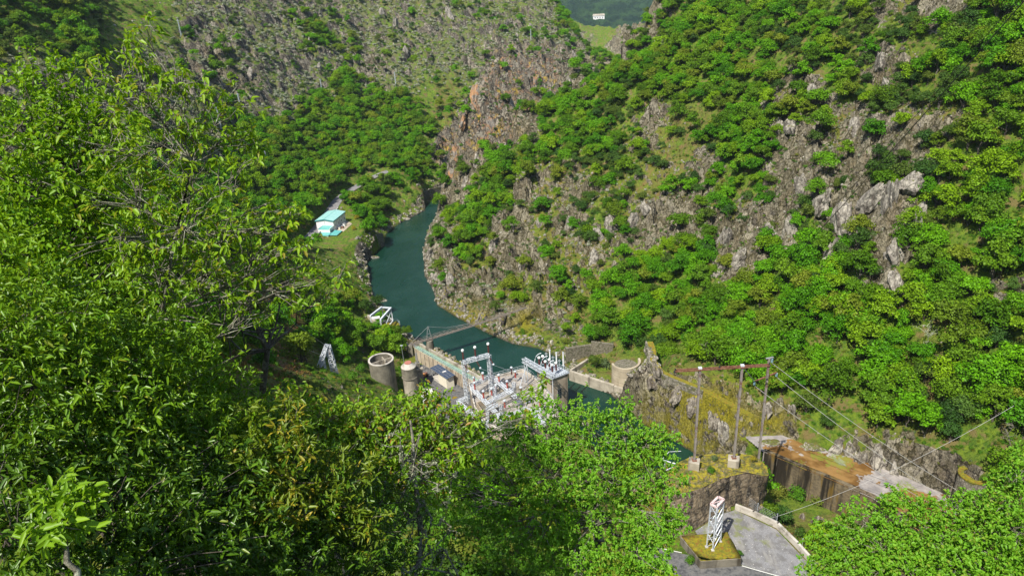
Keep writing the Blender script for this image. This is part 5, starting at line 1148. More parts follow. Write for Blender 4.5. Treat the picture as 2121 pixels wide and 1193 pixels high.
M['f_grass'] = mat_leaf('grass_tuft', (.06, .13, .015), (.16, .20, .04), (.24, .19, .07), trans=.3, c_amt=.35)
M['f_bracken'] = mat_leaf('dry_bracken', (.16, .08, .03), (.26, .15, .06), trans=.15)
M['bark'] = mat_plain('bark', (.06, .05, .04), (.14, .12, .10), 6, .95, bump=.6, stain=(.22, .22, .18))
M['bark_pale'] = mat_plain('lichen_bark', (.10, .09, .07), (.26, .25, .20), 9, .95, bump=.8, stain=(.42, .44, .34))
M['lichen'] = mat_plain('lichen_crust', (.27, .31, .19), (.44, .47, .33), 9, .95, bump=.8)
M['laurel'] = mat_leaf('shaded_laurel_leaf', (.016, .066, .004), (.12, .24, .010), (.20, .26, .03), trans=.22, rough=.34, per='leaf')  # darker laurel copy: shade of the low crowns is put into its colour
M['sapling'] = mat_leaf('sapling_leaf', (.13, .30, .008), (.32, .50, .018), (.30, .26, .03), trans=.45, rough=.42, per='leaf')
M['chestnut'] = mat_leaf('young_chestnut_leaf', (.13, .30, .010), (.30, .50, .022), (.38, .22, .04), trans=.45, rough=.42, per='leaf')
M['oak'] = mat_leaf('oak_leaf', (.085, .27, .012), (.24, .50, .025), (.28, .38, .04), trans=.42, rough=.5, per='leaf')
M['laurel_light'] = mat_leaf('sunny_laurel_leaf', (.05, .16, .006), (.22, .38, .012), (.34, .38, .03), trans=.3, rough=.36, per='leaf')  # lighter laurel copy: sunlight on the upper crowns is put into its colour
M['broad'] = mat_leaf('spring_broad_leaf', (.11, .27, .008), (.29, .50, .014), (.36, .40, .04), trans=.45, rough=.42, per='leaf')
M['gold_leaf'] = mat_leaf('golden_shoot_leaf', (.06, .14, .008), (.22, .29, .016), (.42, .34, .03), trans=.35, rough=.4, per='leaf')
def rand_dirs(n, r): 
    d = r.normal(size=(n, 3)); return d/np.linalg.norm(d, axis=1)[:, None]
def quads(C, N_, size, r, asp=.75):
    """small rhombus leaf clumps centred on C facing N_"""
    n = len(C); u = np.cross(N_, rand_dirs(n, r)); u /= np.linalg.norm(u, axis=1)[:, None]+1e-9; v = np.cross(N_, u)
    s = (size*r.uniform(.6, 1.35, n))[:, None]; a = u*s*.5; b = v*s*.5*asp
    bend = N_*s*.14
    V = np.stack([C-a-bend, C-b+bend, C+a-bend, C+b+bend], 1).reshape(-1, 3); F_ = np.arange(n*4).reshape(n, 4); return V, F_
def crown_mesh(name, rx, rz, npuff, nleaf, size, seed, zc=None, spread=.62, puffr=.42):
    r = np.random.default_rng(seed); d = rand_dirs(npuff, r); d[:, 2] = abs(d[:, 2])*1.0-.35; pc = d*np.array([rx, rx, rz])*spread*r.uniform(.35, 1.18, (npuff, 1)); pr = rx*puffr*r.uniform(.45, 1.4, npuff)
    w = pr**2; k = r.choice(npuff, nleaf, p=w/w.sum()); dd = rand_dirs(nleaf, r); dd[:, 2] = np.where(dd[:, 2] < -.3, -dd[:, 2], dd[:, 2])
    lump = 1+.22*np.sin(dd[:, 0]*7+k)*np.sin(dd[:, 1]*6+k*2)
    C = pc[k]+dd*(pr[k]*lump*r.uniform(.72, 1.08, nleaf))[:, None]*np.array([1, 1, .85]); C[:, 2] += rz if zc is None else zc
    N_ = dd*.9+rand_dirs(nleaf, r)*.75+np.array([0, 0, .35]); N_ /= np.linalg.norm(N_, axis=1)[:, None]
    V, F_ = quads(C, N_, size, r); return npmesh(name, V, F_), pc+np.array([0, 0, rz if zc is None else zc])
def sweep(paths, n=5):
    """many tapering tubes in one mesh; paths = list of (points, radii)"""
    VV = []; FF = []; o = 0
    for P_, R_ in paths:
        P_ = np.array(P_, float); T = np.gradient(P_, axis=0); T /= np.linalg.norm(T, axis=1)[:, None]+1e-9; ref = np.array([.31, .2, .93]); U_ = np.cross(T, ref); U_ /= np.linalg.norm(U_, axis=1)[:, None]+1e-9; W_ = np.cross(T, U_)
        a = np.arange(n)*6.28319/n; ring = P_[:, None]+(U_[:, None]*np.cos(a)[None, :, None]+W_[:, None]*np.sin(a)[None, :, None])*np.array(R_)[:, None, None]
        m_ = len(P_); VV.append(ring.reshape(-1, 3)); i = np.arange(m_-1)[:, None]*n; k = np.arange(n)[None]; k2 = (k+1) % n
        FF.append(np.stack([i+k, i+k2, i+n+k2, i+n+k], -1).reshape(-1, 4)+o); o += m_*n
    return np.concatenate(VV), np.concatenate(FF)
def bend(a, b, r, n=6, wob=.12, sag=0.):
    a = np.array(a, float); b = np.array(b, float); L = np.linalg.norm(b-a); t = np.linspace(0, 1, n)[:, None]
    w_ = r.normal(size=(n, 3))*wob*L*.35; w_[0] = 0; w_[-1] = 0
    return a+(b-a)*t+w_-np.array([0, 0, 1])*sag*L*4*t*(1-t)
def trunk_mesh(name, base, cpts, r0, seed):
    r = np.random.default_rng(seed); top = np.mean(cpts, 0)*.75; P_ = bend(base, top, r, 6, .08); paths = [(P_, np.linspace(r0, r0*.4, 6))]
    for c in cpts[:6]: s = P_[r.integers(2, 5)]; paths.append((bend(s, c, r, 5, .12), np.linspace(r0*.45, r0*.1, 5)))
    V, F_ = sweep(paths, 6); return npmesh(name, V, F_, True)
BR, DK, BU = [], [], []
for i in range(6):
    me, pc = crown_mesh('oak_crown', 2.6+.35*(i % 3), 3.1+.5*(i % 2), 24+3*i, 2500, .36, 100+i, spread=.86, puffr=.31); me.materials.append(M['f_bright']); tm = trunk_mesh('oak_trunk', (0, 0, -1.2), pc, .22, 10+i); tm.materials.append(M['bark']); BR.append((me, tm))
for i in range(4):
    me, pc = crown_mesh('evergreen_crown', 2.3+.3*(i % 2), 2.5+.4*(i % 3), 20+3*i, 2200, .28, 200+i, spread=.8, puffr=.33); me.materials.append(M['f_dark']); tm = trunk_mesh('evergreen_trunk', (0, 0, -1.2), pc, .2, 30+i); tm.materials.append(M['bark']); DK.append((me, tm))
for i in range(4):
    me, pc = crown_mesh('bush_crown', 1.2, .95, 8, 620, .17, 300+i, zc=.55, spread=.5, puffr=.5); me.materials.append(M['f_bush']); tm = trunk_mesh('bush_stem', (0, 0, -.4), pc, .06, 50+i); tm.materials.append(M['bark']); BU.append((me, tm))
# ---- scatter positions
def visible(p, lift=3.):
    t = np.linspace(.12, .985, 60)[:, None]; q = CP+(p+np.array([0, 0, lift])-CP)*t; z = ground0(q[:, 0], q[:, 1], False)[0]; return bool(np.all(q[:, 2] > z-1.5))
gxx, gyy = np.meshgrid(np.arange(-300, 300, 2.2), np.arange(25, 800, 2.2)); gxx = gxx.ravel()+rng.uniform(-1, 1, gxx.size); gyy = gyy.ravel()+rng.uniform(-1, 1, gyy.size)
z_, rk_, d_r = ground0(gxx, gyy); Q = np.c_[gxx, gyy, z_]; qx, qy, qw = proj(Q)
infr = (qx > -160) & (qx < 2280) & (qy > -120) & (qy < 1330) & (qw > 55) & (d_r > 1.5)
for poly, pz, fl in [q for q in PADS if q[2] < 20]: infr &= sdist(gxx, gyy, poly) > 2.6
for pts, half, fall in WAYS:
    for a, b in zip(pts[:-1], pts[1:]):
        e = b-a; t = np.clip(((gxx-a[0])*e[0]+(gyy-a[1])*e[1])/(e[0]**2+e[1]**2), 0, 1); infr &= np.hypot(gxx-a[0]-t*e[0], gyy-a[1]-t*e[1]) > half+2.0
# keep clear: structures seen at these photo places (px, py, z, radius)
CLEAR = [(790, 790, 10, 6), (853, 790, 6, 5), (690, 790, 18, 6), (705, 760, 16, 4), (1296, 770, 3, 7), (1200, 770, 2, 4), (1240, 730, 4, 4), (800, 680, 5, 7), (850, 715, 5, 5), (2020, 1000, 16, 6), (1085, 640, 6, 4), (690, 470, 10, 11), (715, 480, 10, 6), (1225, 730, 5, 3), (1200, 715, 5, 4), (1025, 860, 5, 16), (1120, 830, 5, 8), (1480, 1000, 22, 9), (860, 800, 5, 6), (680, 790, 17, 6), (930, 760, 8, 5),(960, 800, 8, 6)]
CL = [(*atz(a, b, z)[:2], r) for a, b, z, r in CLEAR]
for cx_, cy_, r in CL: infr &= np.hypot(gxx-cx_, gyy-cy_) > r
tr = cover_w(qx, qy, 'T')+.15*cover_w(qx, qy, 'M')+.10*cover_w(qx, qy, 'G')*(qx > 900)+.10*cover_w(qx, qy, 'B')+.12*cover_w(qx, qy, 'S')*(fbm(gxx/22, gyy/22, 2, 66) > .52)+.045*cover_w(qx, qy, 'R')+.02*cover_w(qx, qy, 'O')+.16*cover_w(qx, qy, 'D')
dk = cover_w(qx, qy, 'D')+.22*cover_w(qx, qy, 'M')+.07*cover_w(qx, qy, 'R')+.035*cover_w(qx, qy, 'S')+.13*cover_w(qx, qy, 'T')+.04*cover_w(qx, qy, 'G')
gap = fbm(gxx/14, gyy/14, 3, 31); k_ = np.clip((gap-.22)*5, .42, 1)
zs = ground0(gxx, gyy, False)[0]; g1_ = (ground0(gxx+3, gyy, False)[0]-zs)/3; g2_ = (ground0(gxx, gyy+3, False)[0]-zs)/3; k_ = k_*np.clip(np.sqrt(1+g1_**2+g2_**2)/1.15, .9, 4)**1.3*.42
u = rng.random(len(gxx)); pick_t = infr & (u < tr*.92*k_); pick_d = infr & ~pick_t & (rng.random(len(gxx)) < dk*.80*k_)
ZONES = [  # name of a place, photo x0,x1,y0,y1
 ('above the teal-roofed hall', 540, 740, 240, 430), ('between road and river bend', 730, 920, 230, 440), ('on the left bank above the white gantry', 560, 790, 520, 760),
 ('on the high scrub slope at upper left', -200, 620, -200, 330), ('on the slope beyond the river bend', 600, 1230, -200, 240), ('on top of the orange cliff', 920, 1230, 90, 330), ('on the rocky spur beside the river', 860, 1130, 330, 700),
 ('right of the orange cliff', 1130, 1300, 130, 420), ('mid-slope among the crags', 1130, 1420, 420, 600), ('just above the footbridge landing', 1100, 1260, 580, 740), ('behind the round bastion', 1230, 1400, 560, 760),
 ('below the bare ridge rocks', 1230, 1560, -200, 220), ('by the brown terraces', 1300, 1560, 220, 430), ('left of the crag', 1420, 1660, 220, 560), ('on the skyline at upper right', 1560, 2400, -200, 130),
 ('among the talus above the crag', 1640, 1950, 130, 400), ('on the ledges of the crag', 1560, 1930, 400, 600), ('in the woods right of the crag', 1930, 2400, 130, 640), ('in the wood below the crag', 1400, 1760, 560, 800),
 ('in the oak wood above the spillway', 1500, 1900, 780, 980), ('in the wood behind the stone turret', 1760, 2400, 620, 1080), ('behind the steel portal', 1380, 1560, 640, 900), ('on the slope below the camera', -300, 560, 330, 1400), ('below the spillway wall', 1560, 2000, 980, 1300), ('beside the power station', 560, 1400, 740, 1300)]
def zone(x, y):
    for nm, a, b, c, d in ZONES:
        if a <= x < b and c <= y < d: return nm
    return 'on the right slope'
def part_of(x, y):
    for nm, a, b, c, d in ZONES:
        if a <= x < b and c <= y < d:
            a = max(a, 0); b = min(b, 2121); c = max(c, 0); d = min(d, 1193); h = ('far left', 'left', 'centre', 'right', 'far right')[min(4, max(0, int(5*(x-a)/(b-a))))]; v = ('top', 'upper', 'lower', 'bottom')[min(3, max(0, int(4*(y-c)/(d-c))))]
            return f'{v} {h}'
    return 'edge'
VANT = {}
def place(kind, idx, protos, smin, smax, cap, adj, cat, noun, nm, seed):
    r = np.random.default_rng(seed); order = idx[np.argsort(qw[idx])]; rest = []; n = 0
    for i in order:
        s = r.uniform(smin, smax)*(1.0 if qw[i] < 300 else 1.12)*(1.15 if qw[i] < 185 and qx[i] > 1250 else 1.0); ok = n < cap and not (qx[i] < 520 and qy[i] > 330) and not (520 <= qx[i] < 1380 and qy[i] > 810) and -40 < qx[i] < 2160 and -40 < qy[i] < 1230 and visible(Q[i])
        v = int(r.integers(len(protos))); rz = r.uniform(0, 6.28); sz = s*r.uniform(.85, 1.2)
        if not ok: rest.append((i, v, rz, s)); continue
        n += 1; e = bpy.data.objects.new(nm, None); COL.objects.link(e); e.location = Q[i]-np.array([0, 0, .3]); e.rotation_euler = (0, 0, rz); e.scale = (s, s, sz); e.empty_display_size = .5
        zn = zone(qx[i], qy[i]); size = ('tiny', 'small', 'middling', 'large', 'tall')[min(4, int(5*(s-smin)/(smax-smin)*.87))]
        e['label'] = f'{size} {adj} {zn}, {part_of(qx[i], qy[i])}'; e['category'] = cat; e['group'] = f'{noun} {zn}'
        for me, pn in zip(protos[v], ('crown', 'trunk')): c = bpy.data.objects.new(pn, me); COL.objects.link(c); c.parent = e
    return rest
restT = place('oak', np.nonzero(pick_t)[0], BR, .62, 1.28, 300, 'bright green oak', 'tree', 'bright green oaks', 'oak_tree', 1)
restD = place('evergreen', np.nonzero(pick_d)[0], DK, .5, 1.1, 290, 'dark evergreen tree', 'tree', 'dark evergreens', 'evergreen_tree', 2)
print('rest', len(restT), len(restD))
def stuff(name, sources, pts, rots, scl, var, label=None):
    """one object: the given meshes instanced on points"""
    me = bpy.data.meshes.new(name); me.vertices.add(len(pts)); me.vertices.foreach_set('co', np.asarray(pts, np.float32).ravel())
    attr(me, 'scl', scl); a = me.attributes.new('var', 'INT', 'POINT'); a.data.foreach_set('value', np.asarray(var, np.int32)); a = me.attributes.new('rot', 'FLOAT_VECTOR', 'POINT'); a.data.foreach_set('vector', np.asarray(rots, np.float32).ravel())
    o = link(name, me); g = bpy.data.node_groups.new(name+'_scatter', 'GeometryNodeTree'); g.interface.new_socket('Geometry', in_out='INPUT', socket_type='NodeSocketGeometry'); g.interface.new_socket('Geometry', in_out='OUTPUT', socket_type='NodeSocketGeometry')
    N_ = g.nodes; gi = N_.new('NodeGroupInput'); go = N_.new('NodeGroupOutput'); iop = N_.new('GeometryNodeInstanceOnPoints'); iop.inputs['Pick Instance'].default_value = True
    jn = N_.new('GeometryNodeJoinGeometry')
    for s in sources[::-1]:
        oi = N_.new('GeometryNodeObjectInfo'); oi.inputs['Object'].default_value = s; oi.inputs['As Instance'].default_value = True; oi.transform_space = 'ORIGINAL'; g.links.new(oi.outputs['Geometry'], jn.inputs[0])
    g.links.new(gi.outputs[0], iop.inputs['Points']); g.links.new(jn.outputs[0], iop.inputs['Instance'])
    for nm, ty, sock in (('scl', 'FLOAT', 'Scale'), ('var', 'INT', 'Instance Index'), ('rot', 'FLOAT_VECTOR', 'Rotation')):
        na = N_.new('GeometryNodeInputNamedAttribute'); na.data_type = ty; na.inputs['Name'].default_value = nm; g.links.new(na.outputs[0], iop.inputs[sock])
    g.links.new(iop.outputs[0], go.inputs[0]); md = o.modifiers.new('scatter', 'NODES'); md.node_group = g; return tag(o, label, kind='stuff')
def src(me, name):
    return bpy.data.objects.new(name, me)   # a mesh holder only, never linked to the scene
def stuff_trees(name, rest, protos, label):
    if not rest: return
    i = np.array([r[0] for r in rest]); S_ = [src(p[0], name+'_source') for p in protos]
    stuff(name, S_, Q[i], np.c_[np.zeros(len(i)), np.zeros(len(i)), [r[2] for r in rest]], [r[3] for r in rest], [r[1] for r in rest], label)
stuff_trees('oak_wood', restT, BR, 'further bright green woodland thinning into the distance'); stuff_trees('evergreen_wood', restD, DK, 'further dark evergreen woodland thinning into the distance')
# ---- named bushes near the built things
bushes = [(1205, 733, 1.9, 'grey', 'pale grey-green willow bush at the waterline right of the tower'), (1250, 765, 2.6, 'grey', 'big grey-green willow bush growing inside the channel basin'), (1225, 752, 1.4, 'bush', 'small bright bush beside the willow in the channel basin'),
 (1300, 722, 2.6, 'dark', 'dark shrub spilling over the back of the round bastion'), (1325, 715, 2.8, 'dark', 'dark olive shrub above the right rim of the round bastion'), (1120, 715, 1.6, 'grey', 'grey bush on the shore left of the old stone wall'), (1175, 712, 1.5, 'bush', 'green bush just left of the old stone wall'),
 (1480, 952, .9, 'grey', 'white-flowering bush between the two concrete pedestals'), (1470, 978, 1.1, 'bush', 'small vivid green bush in front of the pedestals on the outcrop'), (1560, 955, .9, 'gold', 'low yellow bush right of the right pedestal'),
 (1610, 1030, 2.6, 'bush', 'bushy green shrub below the spillway wall at its left end'), (1650, 1030, 2.8, 'bush', 'tall bushy shrub in front of the middle of the spillway wall'), (1690, 1045, 2.4, 'bush', 'rounded shrub in front of the spillway wall near the yellow rock'), (1590, 1060, 2.2, 'dark', 'dark bush just outside the wire fence'), (1630, 1085, 1.9, 'dark', 'dark bush beyond the parapet below the yellow rock'), (1655, 1110, 1.6, 'dark', 'low dark bush on the verge below the parapet'),
 (750, 770, 2.2, 'bush', 'yellow-green bush left of the round tank'), (735, 790, 1.8, 'bush', 'small bright bush between the pylon and the round tank'), (815, 705, 2.4, 'dark', 'dark green shrub on the bank behind the shore wall'), (800, 720, 2.4, 'bush', 'green shrub with yellow flowers on the bank above the tank'), (835, 722, 1.8, 'bush', 'green shrub beside the left end of the footbridge'),
 (766, 640, 2.2, 'grey', 'pale grey shrub just above the white gantry'), (755, 600, 2.0, 'bush', 'bright shrub on the left shore below the embankment wall'), (748, 575, 1.8, 'grey', 'grey-green shrub on the rocky left shore'), (905, 772, 1.2, 'bush', 'small bush in the corner of the yard by the green walkway'),
 (845, 400, 3.0, 'bush', 'round bush below the long wall at the river bend'), (785, 430, 2.6, 'grey', 'pale bush between the river and the grey road'), (810, 440, 2.2, 'bush', 'green bush above the pale rock shelf'), (765, 440, 2.6, 'bush', 'big round bush right behind the teal-roofed hall'), (740, 455, 1.8, 'gold', 'yellow-flowering bush beside the far end of the hall'), (733, 478, 1.6, 'gold', 'yellow-green bush on the grass bank by the hall'),
 (1530, 1150, .9, 'bush', 'ivy clump climbing the right corner of the mossy plinth'), (1500, 1160, .8, 'bush', 'ivy clump on the front of the mossy plinth'), (1430, 1165, 1.2, 'bush', 'green brambles below the left front of the plinth'), (1400, 1075, 1.6, 'bush', 'leafy bush left of the overhanging outcrop'), (1375, 1100, 1.4, 'bush', 'leafy bush at the road edge below the outcrop')]
KM = {}
for k, mt in (('grey', 'f_grey'), ('dark', 'f_dark'), ('gold', 'f_gold'), ('bush', 'f_bush')):
    me = BU[0][0].copy(); me.materials.clear(); me.materials.append(M[mt]); KM[k] = me
for i, (a, b, s, k, l) in enumerate(bushes):
    p = hit(a, b, 60); on = (1380 < a < 1600 and 930 < b < 1000)
    if on: p = np.array(atz(a, b, 26))
    if l.startswith('ivy'): p = np.array(atz(a, b, 18.4))
    e = empty('shrub', p, i*1.7, l, 'shrub', 'shrubs near the built works'); e.scale = (s/1.25,)*3
    me = KM[k] if i % 2 else (BU[1+i % 3][0] if k == 'bush' else KM[k]); c = link('crown', me, None, e); c = link('stem', BU[i % 4][1], None, e)
# ---- ground cover, denser near, on points of the hillside mesh
N0 = len(X); sel = rng.choice(N0, 330000, replace=False); px, py, w = proj(np.c_[X, Y, Z]); sx, sy, sw = px[sel], py[sel], w[sel]
okk = (sx > -100) & (sx < 2220) & (sy > -80) & (sy < 1300) & (RD[sel] > .8) & (sw > 25) & (sw < 700)
for poly, pz, fl in [q for q in PADS if q[2] < 20]: okk &= sdist(X[sel], Y[sel], poly) > .6
for pts, half, fall in WAYS:
    for a, b in zip(pts[:-1], pts[1:]):
        e = b-a; t = np.clip(((X[sel]-a[0])*e[0]+(Y[sel]-a[1])*e[1])/(e[0]**2+e[1]**2), 0, 1); okk &= np.hypot(X[sel]-a[0]-t*e[0], Y[sel]-a[1]-t*e[1]) > half+.6
for cx_, cy_, r in CL[:3]+CL[4:9]+CL[10:12]: okk &= np.hypot(X[sel]-cx_, Y[sel]-cy_) > r*.75
sel = sel[okk]; sx, sy, sw = sx[okk], sy[okk], sw[okk]; rk = ROCK[sel]; u = rng.random(len(sel)); nn = fbm(X[sel]/5, Y[sel]/5, 3, 44)
cS, cG, cT, cM, cR, cB, cY, cD = [cover_w(sx, sy, c) for c in 'SGTMRBYD']
cR = cR+cover_w(sx, sy, 'O')
def jitter(k): return np.c_[rng.uniform(-.25, .25, k), rng.uniform(-.25, .25, k), rng.uniform(0, 6.28, k)]
def scat(name, mask, sources, s0, s1, label, sink=.1, tilt=False):
    i = sel[mask]; k = len(i); s = rng.uniform(s0, s1, k)*np.clip(w[i]/260, .55, 1.7); pts = np.c_[X[i], Y[i], Z[i]-sink*s]
    rot = jitter(k) if not tilt else np.c_[rng.uniform(0, 6.28, (k, 3))]; stuff(name, sources, pts, rot, s, rng.integers(0, len(sources), k), label); print(name, k)
def bush_src(nm, mt, n, leaf, seed, flat=.8):
    out = []
    for i in range(3):
        me, _ = crown_mesh(nm, 1.0, flat, 7, n, leaf, seed+i, zc=.35, spread=.5, puffr=.52); me.materials.append(M[mt]); out.append(src(me, nm))
    return out
def tuft_src(nm, mt, seed):
    out = []
    for i in range(2):
        r = np.random.default_rng(seed+i); n = 46; a = r.uniform(0, 6.28, n); q = r.uniform(0, .45, n); b = np.c_[np.cos(a)*q, np.sin(a)*q, np.zeros(n)-.1]; l = r.uniform(.35, .8, n); d = np.c_[np.cos(a)*r.uniform(.1, .6, n), np.sin(a)*r.uniform(.1, .6, n), np.ones(n)*.8]
        wd = np.c_[-np.sin(a), np.cos(a), np.zeros(n)]*.045; t_ = b+d*l[:, None]; V = np.stack([b-wd, b+wd, t_+wd*.3, t_-wd*.3], 1).reshape(-1, 3); me = npmesh(nm, V, np.arange(n*4).reshape(n, 4)); me.materials.append(M[mt]); out.append(src(me, nm))
    return out
veg = rk < .42
S_bush = bush_src('low_bush', 'f_bush', 260, .20, 400); S_olive = bush_src('olive_bush', 'f_dark', 260, .19, 410); S_heath = bush_src('heath_bush', 'f_heath', 260, .21, 420); S_grey = bush_src('grey_bush', 'f_grey', 240, .19, 430); S_gold = bush_src('broom_bush', 'f_gold', 200, .18, 440)
S_tuft = tuft_src('grass_tuft', 'f_grass', 450); S_brk = tuft_src('bracken_tuft', 'f_bracken', 460)
lot_ = (u < .05*cG+.10*cM+.09*cR+.06*cS+.30*cT*(sw > 60)+.34*cD+.12*cB+.05*cY) | ((sx < 1300) & (sy > 560) & (u < .25*cG+.16*cB))
scat('low_green_bushes', lot_ & (nn > .42), S_bush, .5, 1.15, 'low green bushes covering the slopes')
scat('low_olive_bushes', (rng.random(len(sel)) < .14*cM+.13*cR+.16*cS+.06*cG+.26*cD+.05*cT) & (nn < .56), S_olive, .4, 1.0, 'low olive-dark bushes among the rocks')
scat('white_heath', (rng.random(len(sel)) < .8*cS*(nn > .38)+.08*cM+.03*cR) & (sw > 150), S_heath, .4, 1.0, 'white-flowering heath on the far slope')
scat('grey_green_scrub', (rng.random(len(sel)) < .20*cS+.07*cM+.06*cR+.03*cG), S_grey, .35, .9, 'grey-green scrub among the rocks')
scat('yellow_broom', (rng.random(len(sel)) < .014*cS+.016*cG+.006*cM+.02*cY) & (nn > .48), S_gold, .3, .7, 'yellow flowering broom')
scat('grass', (rng.random(len(sel)) < .34*cG+.28*cM+.12*cR+.14*cS+.16*cT+.3*cY+.2*cB) & (sw < 330), S_tuft, .55, 1.2, 'grass tufts on the slopes')
scat('dry_bracken', (rng.random(len(sel)) < .45*cB+.05*cG*(sx > 1300)), S_brk, .6, 1.4, 'dry brown bracken')
SR = []
for i in range(4):
    me = rockmesh('rubble_stone', (1, .75, .6), 500+i, sub=1, rough=.3); me.materials.append(M['rock']); SR.append(src(me, 'rubble_stone'))
scat('rubble', (rng.random(len(sel)) < .20*cR+.15*cM+.06*cS+.03*cG+.05*cY) & (RD[sel] > 1), SR, .25, .85, 'loose rock rubble on the slopes', sink=.1, tilt=True)
shore = (RD > .05) & (RD < 4.2) & (Y > 150) & (Y < 395) & (w < 420); shore_i = np.nonzero(shore)[0]; shore_i = rng.choice(shore_i, min(1500, len(shore_i)), replace=False)
s_ = rng.uniform(.25, 1.15, len(shore_i))**1.3; stuff('shore_stones', SR, np.c_[X[shore_i], Y[shore_i], Z[shore_i]], rng.uniform(0, 6.28, (len(shore_i), 3)), s_, rng.integers(0, 4, len(shore_i)), 'pale stones along the waterline')
# ---- countable crags standing out of the slopes
CR = []
for i in range(5):
    for mt in ('rock', 'rock_orange', 'rock_moss'):
        me = rockmesh('crag', (1, .8, 1.5), 600+i, sub=3, rough=.5); me.materials.append(M[mt]); CR.append(me)
cs = [(1005, 165, 5, 1), (1040, 150, 5, 1), (985, 215, 5, 1), (1060, 220, 6, 0), (960, 270, 5, 1), (1020, 270, 6, 1), (945, 330, 5, 1), (990, 330, 5, 0), (935, 370, 4.5, 1), (965, 385, 4, 0), (1110, 175, 4, 1), (1140, 195, 4, 0), (1190, 130, 5, 0), (1180, 175, 4.5, 0), (1215, 95, 5, 0), (1250, 70, 5, 1), (1300, 35, 6, 0), (1340, 20, 6, 0), (1090, 235, 4, 1),
 (895, 480, 4, 2), (890, 530, 4, 0), (905, 580, 4, 0), (935, 590, 3.6, 0), (925, 620, 3.6, 2), (960, 640, 3.5, 2), (1000, 655, 3, 2), (1040, 665, 3, 2), (1245, 500, 5, 0), (1230, 540, 4.5, 0), (1270, 470, 4.5, 0), (1310, 470, 4.5, 0), (1340, 440, 4, 0), (1180, 470, 3.5, 0), (1120, 470, 3, 0), (1080, 560, 3, 0), (1020, 520, 3.4, 0), (1060, 470, 3, 0),
 (1610, 280, 5, 0), (1640, 260, 4.5, 0), (1680, 200, 4, 0), (1500, 500, 4.5, 0), (1490, 560, 4.5, 0), (1530, 540, 4, 0), (1590, 480, 4, 0), (1640, 480, 5, 0), (1700, 440, 5, 0), (1740, 480, 6, 0), (1720, 530, 5, 0), (1780, 500, 5, 0), (1800, 430, 5, 0), (1840, 420, 5.5, 0), (1880, 400, 5, 0), (1900, 450, 5, 0), (1890, 500, 5, 0), (1850, 540, 4, 0), (1855, 590, 3.6, 0), (1770, 270, 4, 0), (1820, 150, 4, 0), (1840, 190, 3.5, 0), (1660, 390, 4.5, 0),
 (2065, 660, 3.4, 0), (2115, 650, 3, 0), (1780, 960, 3.2, 0), (1815, 965, 3.4, 0), (1850, 980, 3.2, 0), (1730, 935, 3.4, 0), (1760, 940, 3, 0), (1480, 890, 3, 2), (1430, 870, 3, 2), (1400, 850, 3, 2), (1360, 860, 3, 2), (1350, 820, 3, 2), (1540, 900, 2.4, 2), (1500, 915, 3, 0), (1590, 850, 2, 0), (1640, 860, 2, 0), (1690, 1085, 2.6, 2), (1720, 1095, 2.2, 2), (1660, 1075, 1.8, 2),
 (480, 110, 5, 0), (640, 100, 5, 0), (660, 140, 5, 0), (520, 165, 4, 0), (350, 190, 4, 0), (430, 180, 4, 0), (820, 60, 6, 0), (840, 110, 5, 0), (1100, 70, 6, 0), (1070, 85, 5, 0), (740, 130, 5, 0), (790, 30, 5, 0), (930, 30, 6, 0), (600, 300, 3, 0), (560, 420, 2.6, 0)]
r = np.random.default_rng(77)
for i, (a, b, s, m_) in enumerate(cs):
    p = hit(a, b, 60); v = int(r.integers(5)); o = bpy.data.objects.new('crag', CR[v*3+m_]); COL.objects.link(o); s *= .62; o.location = p-np.array([0, 0, s*.35]); o.rotation_euler = (r.uniform(-.3, .3), r.uniform(-.35, .1), r.uniform(0, 6.28)); o.scale = (s, s*r.uniform(.6, 1), s*r.uniform(.8, 1.4))
    zn = zone(a, b); tag(o, f'{["grey", "orange-stained", "yellow-mossed"][m_]} craggy rock {zn}, {part_of(a, b)}', 'rock', f'craggy rocks {zn}')
# ================================================================ near trees in front of the camera
def leaves(cl_pos, cl_dir, k, L, wd, droop, r, young=0., tint_by=None):
    """k leaves around every twig end; every leaf is a folded blade of two faces"""
    n = len(cl_pos); C = np.repeat(cl_pos, k, 0); D0 = np.repeat(cl_dir, k, 0); m_ = n*k
    D = D0*.55+rand_dirs(m_, r)*.85; D[:, 2] -= droop*r.uniform(.4, 1.2, m_); D /= np.linalg.norm(D, axis=1)[:, None]
    up = np.array([0, 0, 1.])+rand_dirs(m_, r)*.55; S = np.cross(D, up); S /= np.linalg.norm(S, axis=1)[:, None]+1e-9; N_ = np.cross(S, D)
    l = (L*r.uniform(.6, 1.3, m_))[:, None]; w_ = l*wd*r.uniform(.8, 1.2, m_)[:, None]; C = C+rand_dirs(m_, r)*L*.35+D0*r.uniform(-.6, .3, m_)[:, None]*L
    b = C; m1 = D*.30; fold = N_*w_*.30; curl = -np.array([0, 0, 1.])*l*.16
    V = np.stack([b, b+D*l*.32+S*w_*.5+fold, b+D*l*.72+S*w_*.36+fold*.6+curl*.4, b+D*l+curl, b+D*l*.72-S*w_*.36+fold*.6+curl*.4, b+D*l*.32-S*w_*.5+fold], 1).reshape(-1, 3)
    i = np.arange(m_)[:, None]*6; F_ = np.concatenate([i+np.array([[0, 1, 2, 3]]), i+np.array([[0, 3, 4, 5]])])
    tc_ = r.random(n) if tint_by is None else tint_by; t_ = np.repeat(np.clip(np.repeat(tc_, k)*.75+r.random(m_)*.25, 0, 1), 6); y_ = np.repeat((r.random(m_) < young)*r.uniform(.6, 1, m_), 6)
    return V, F_, t_, y_
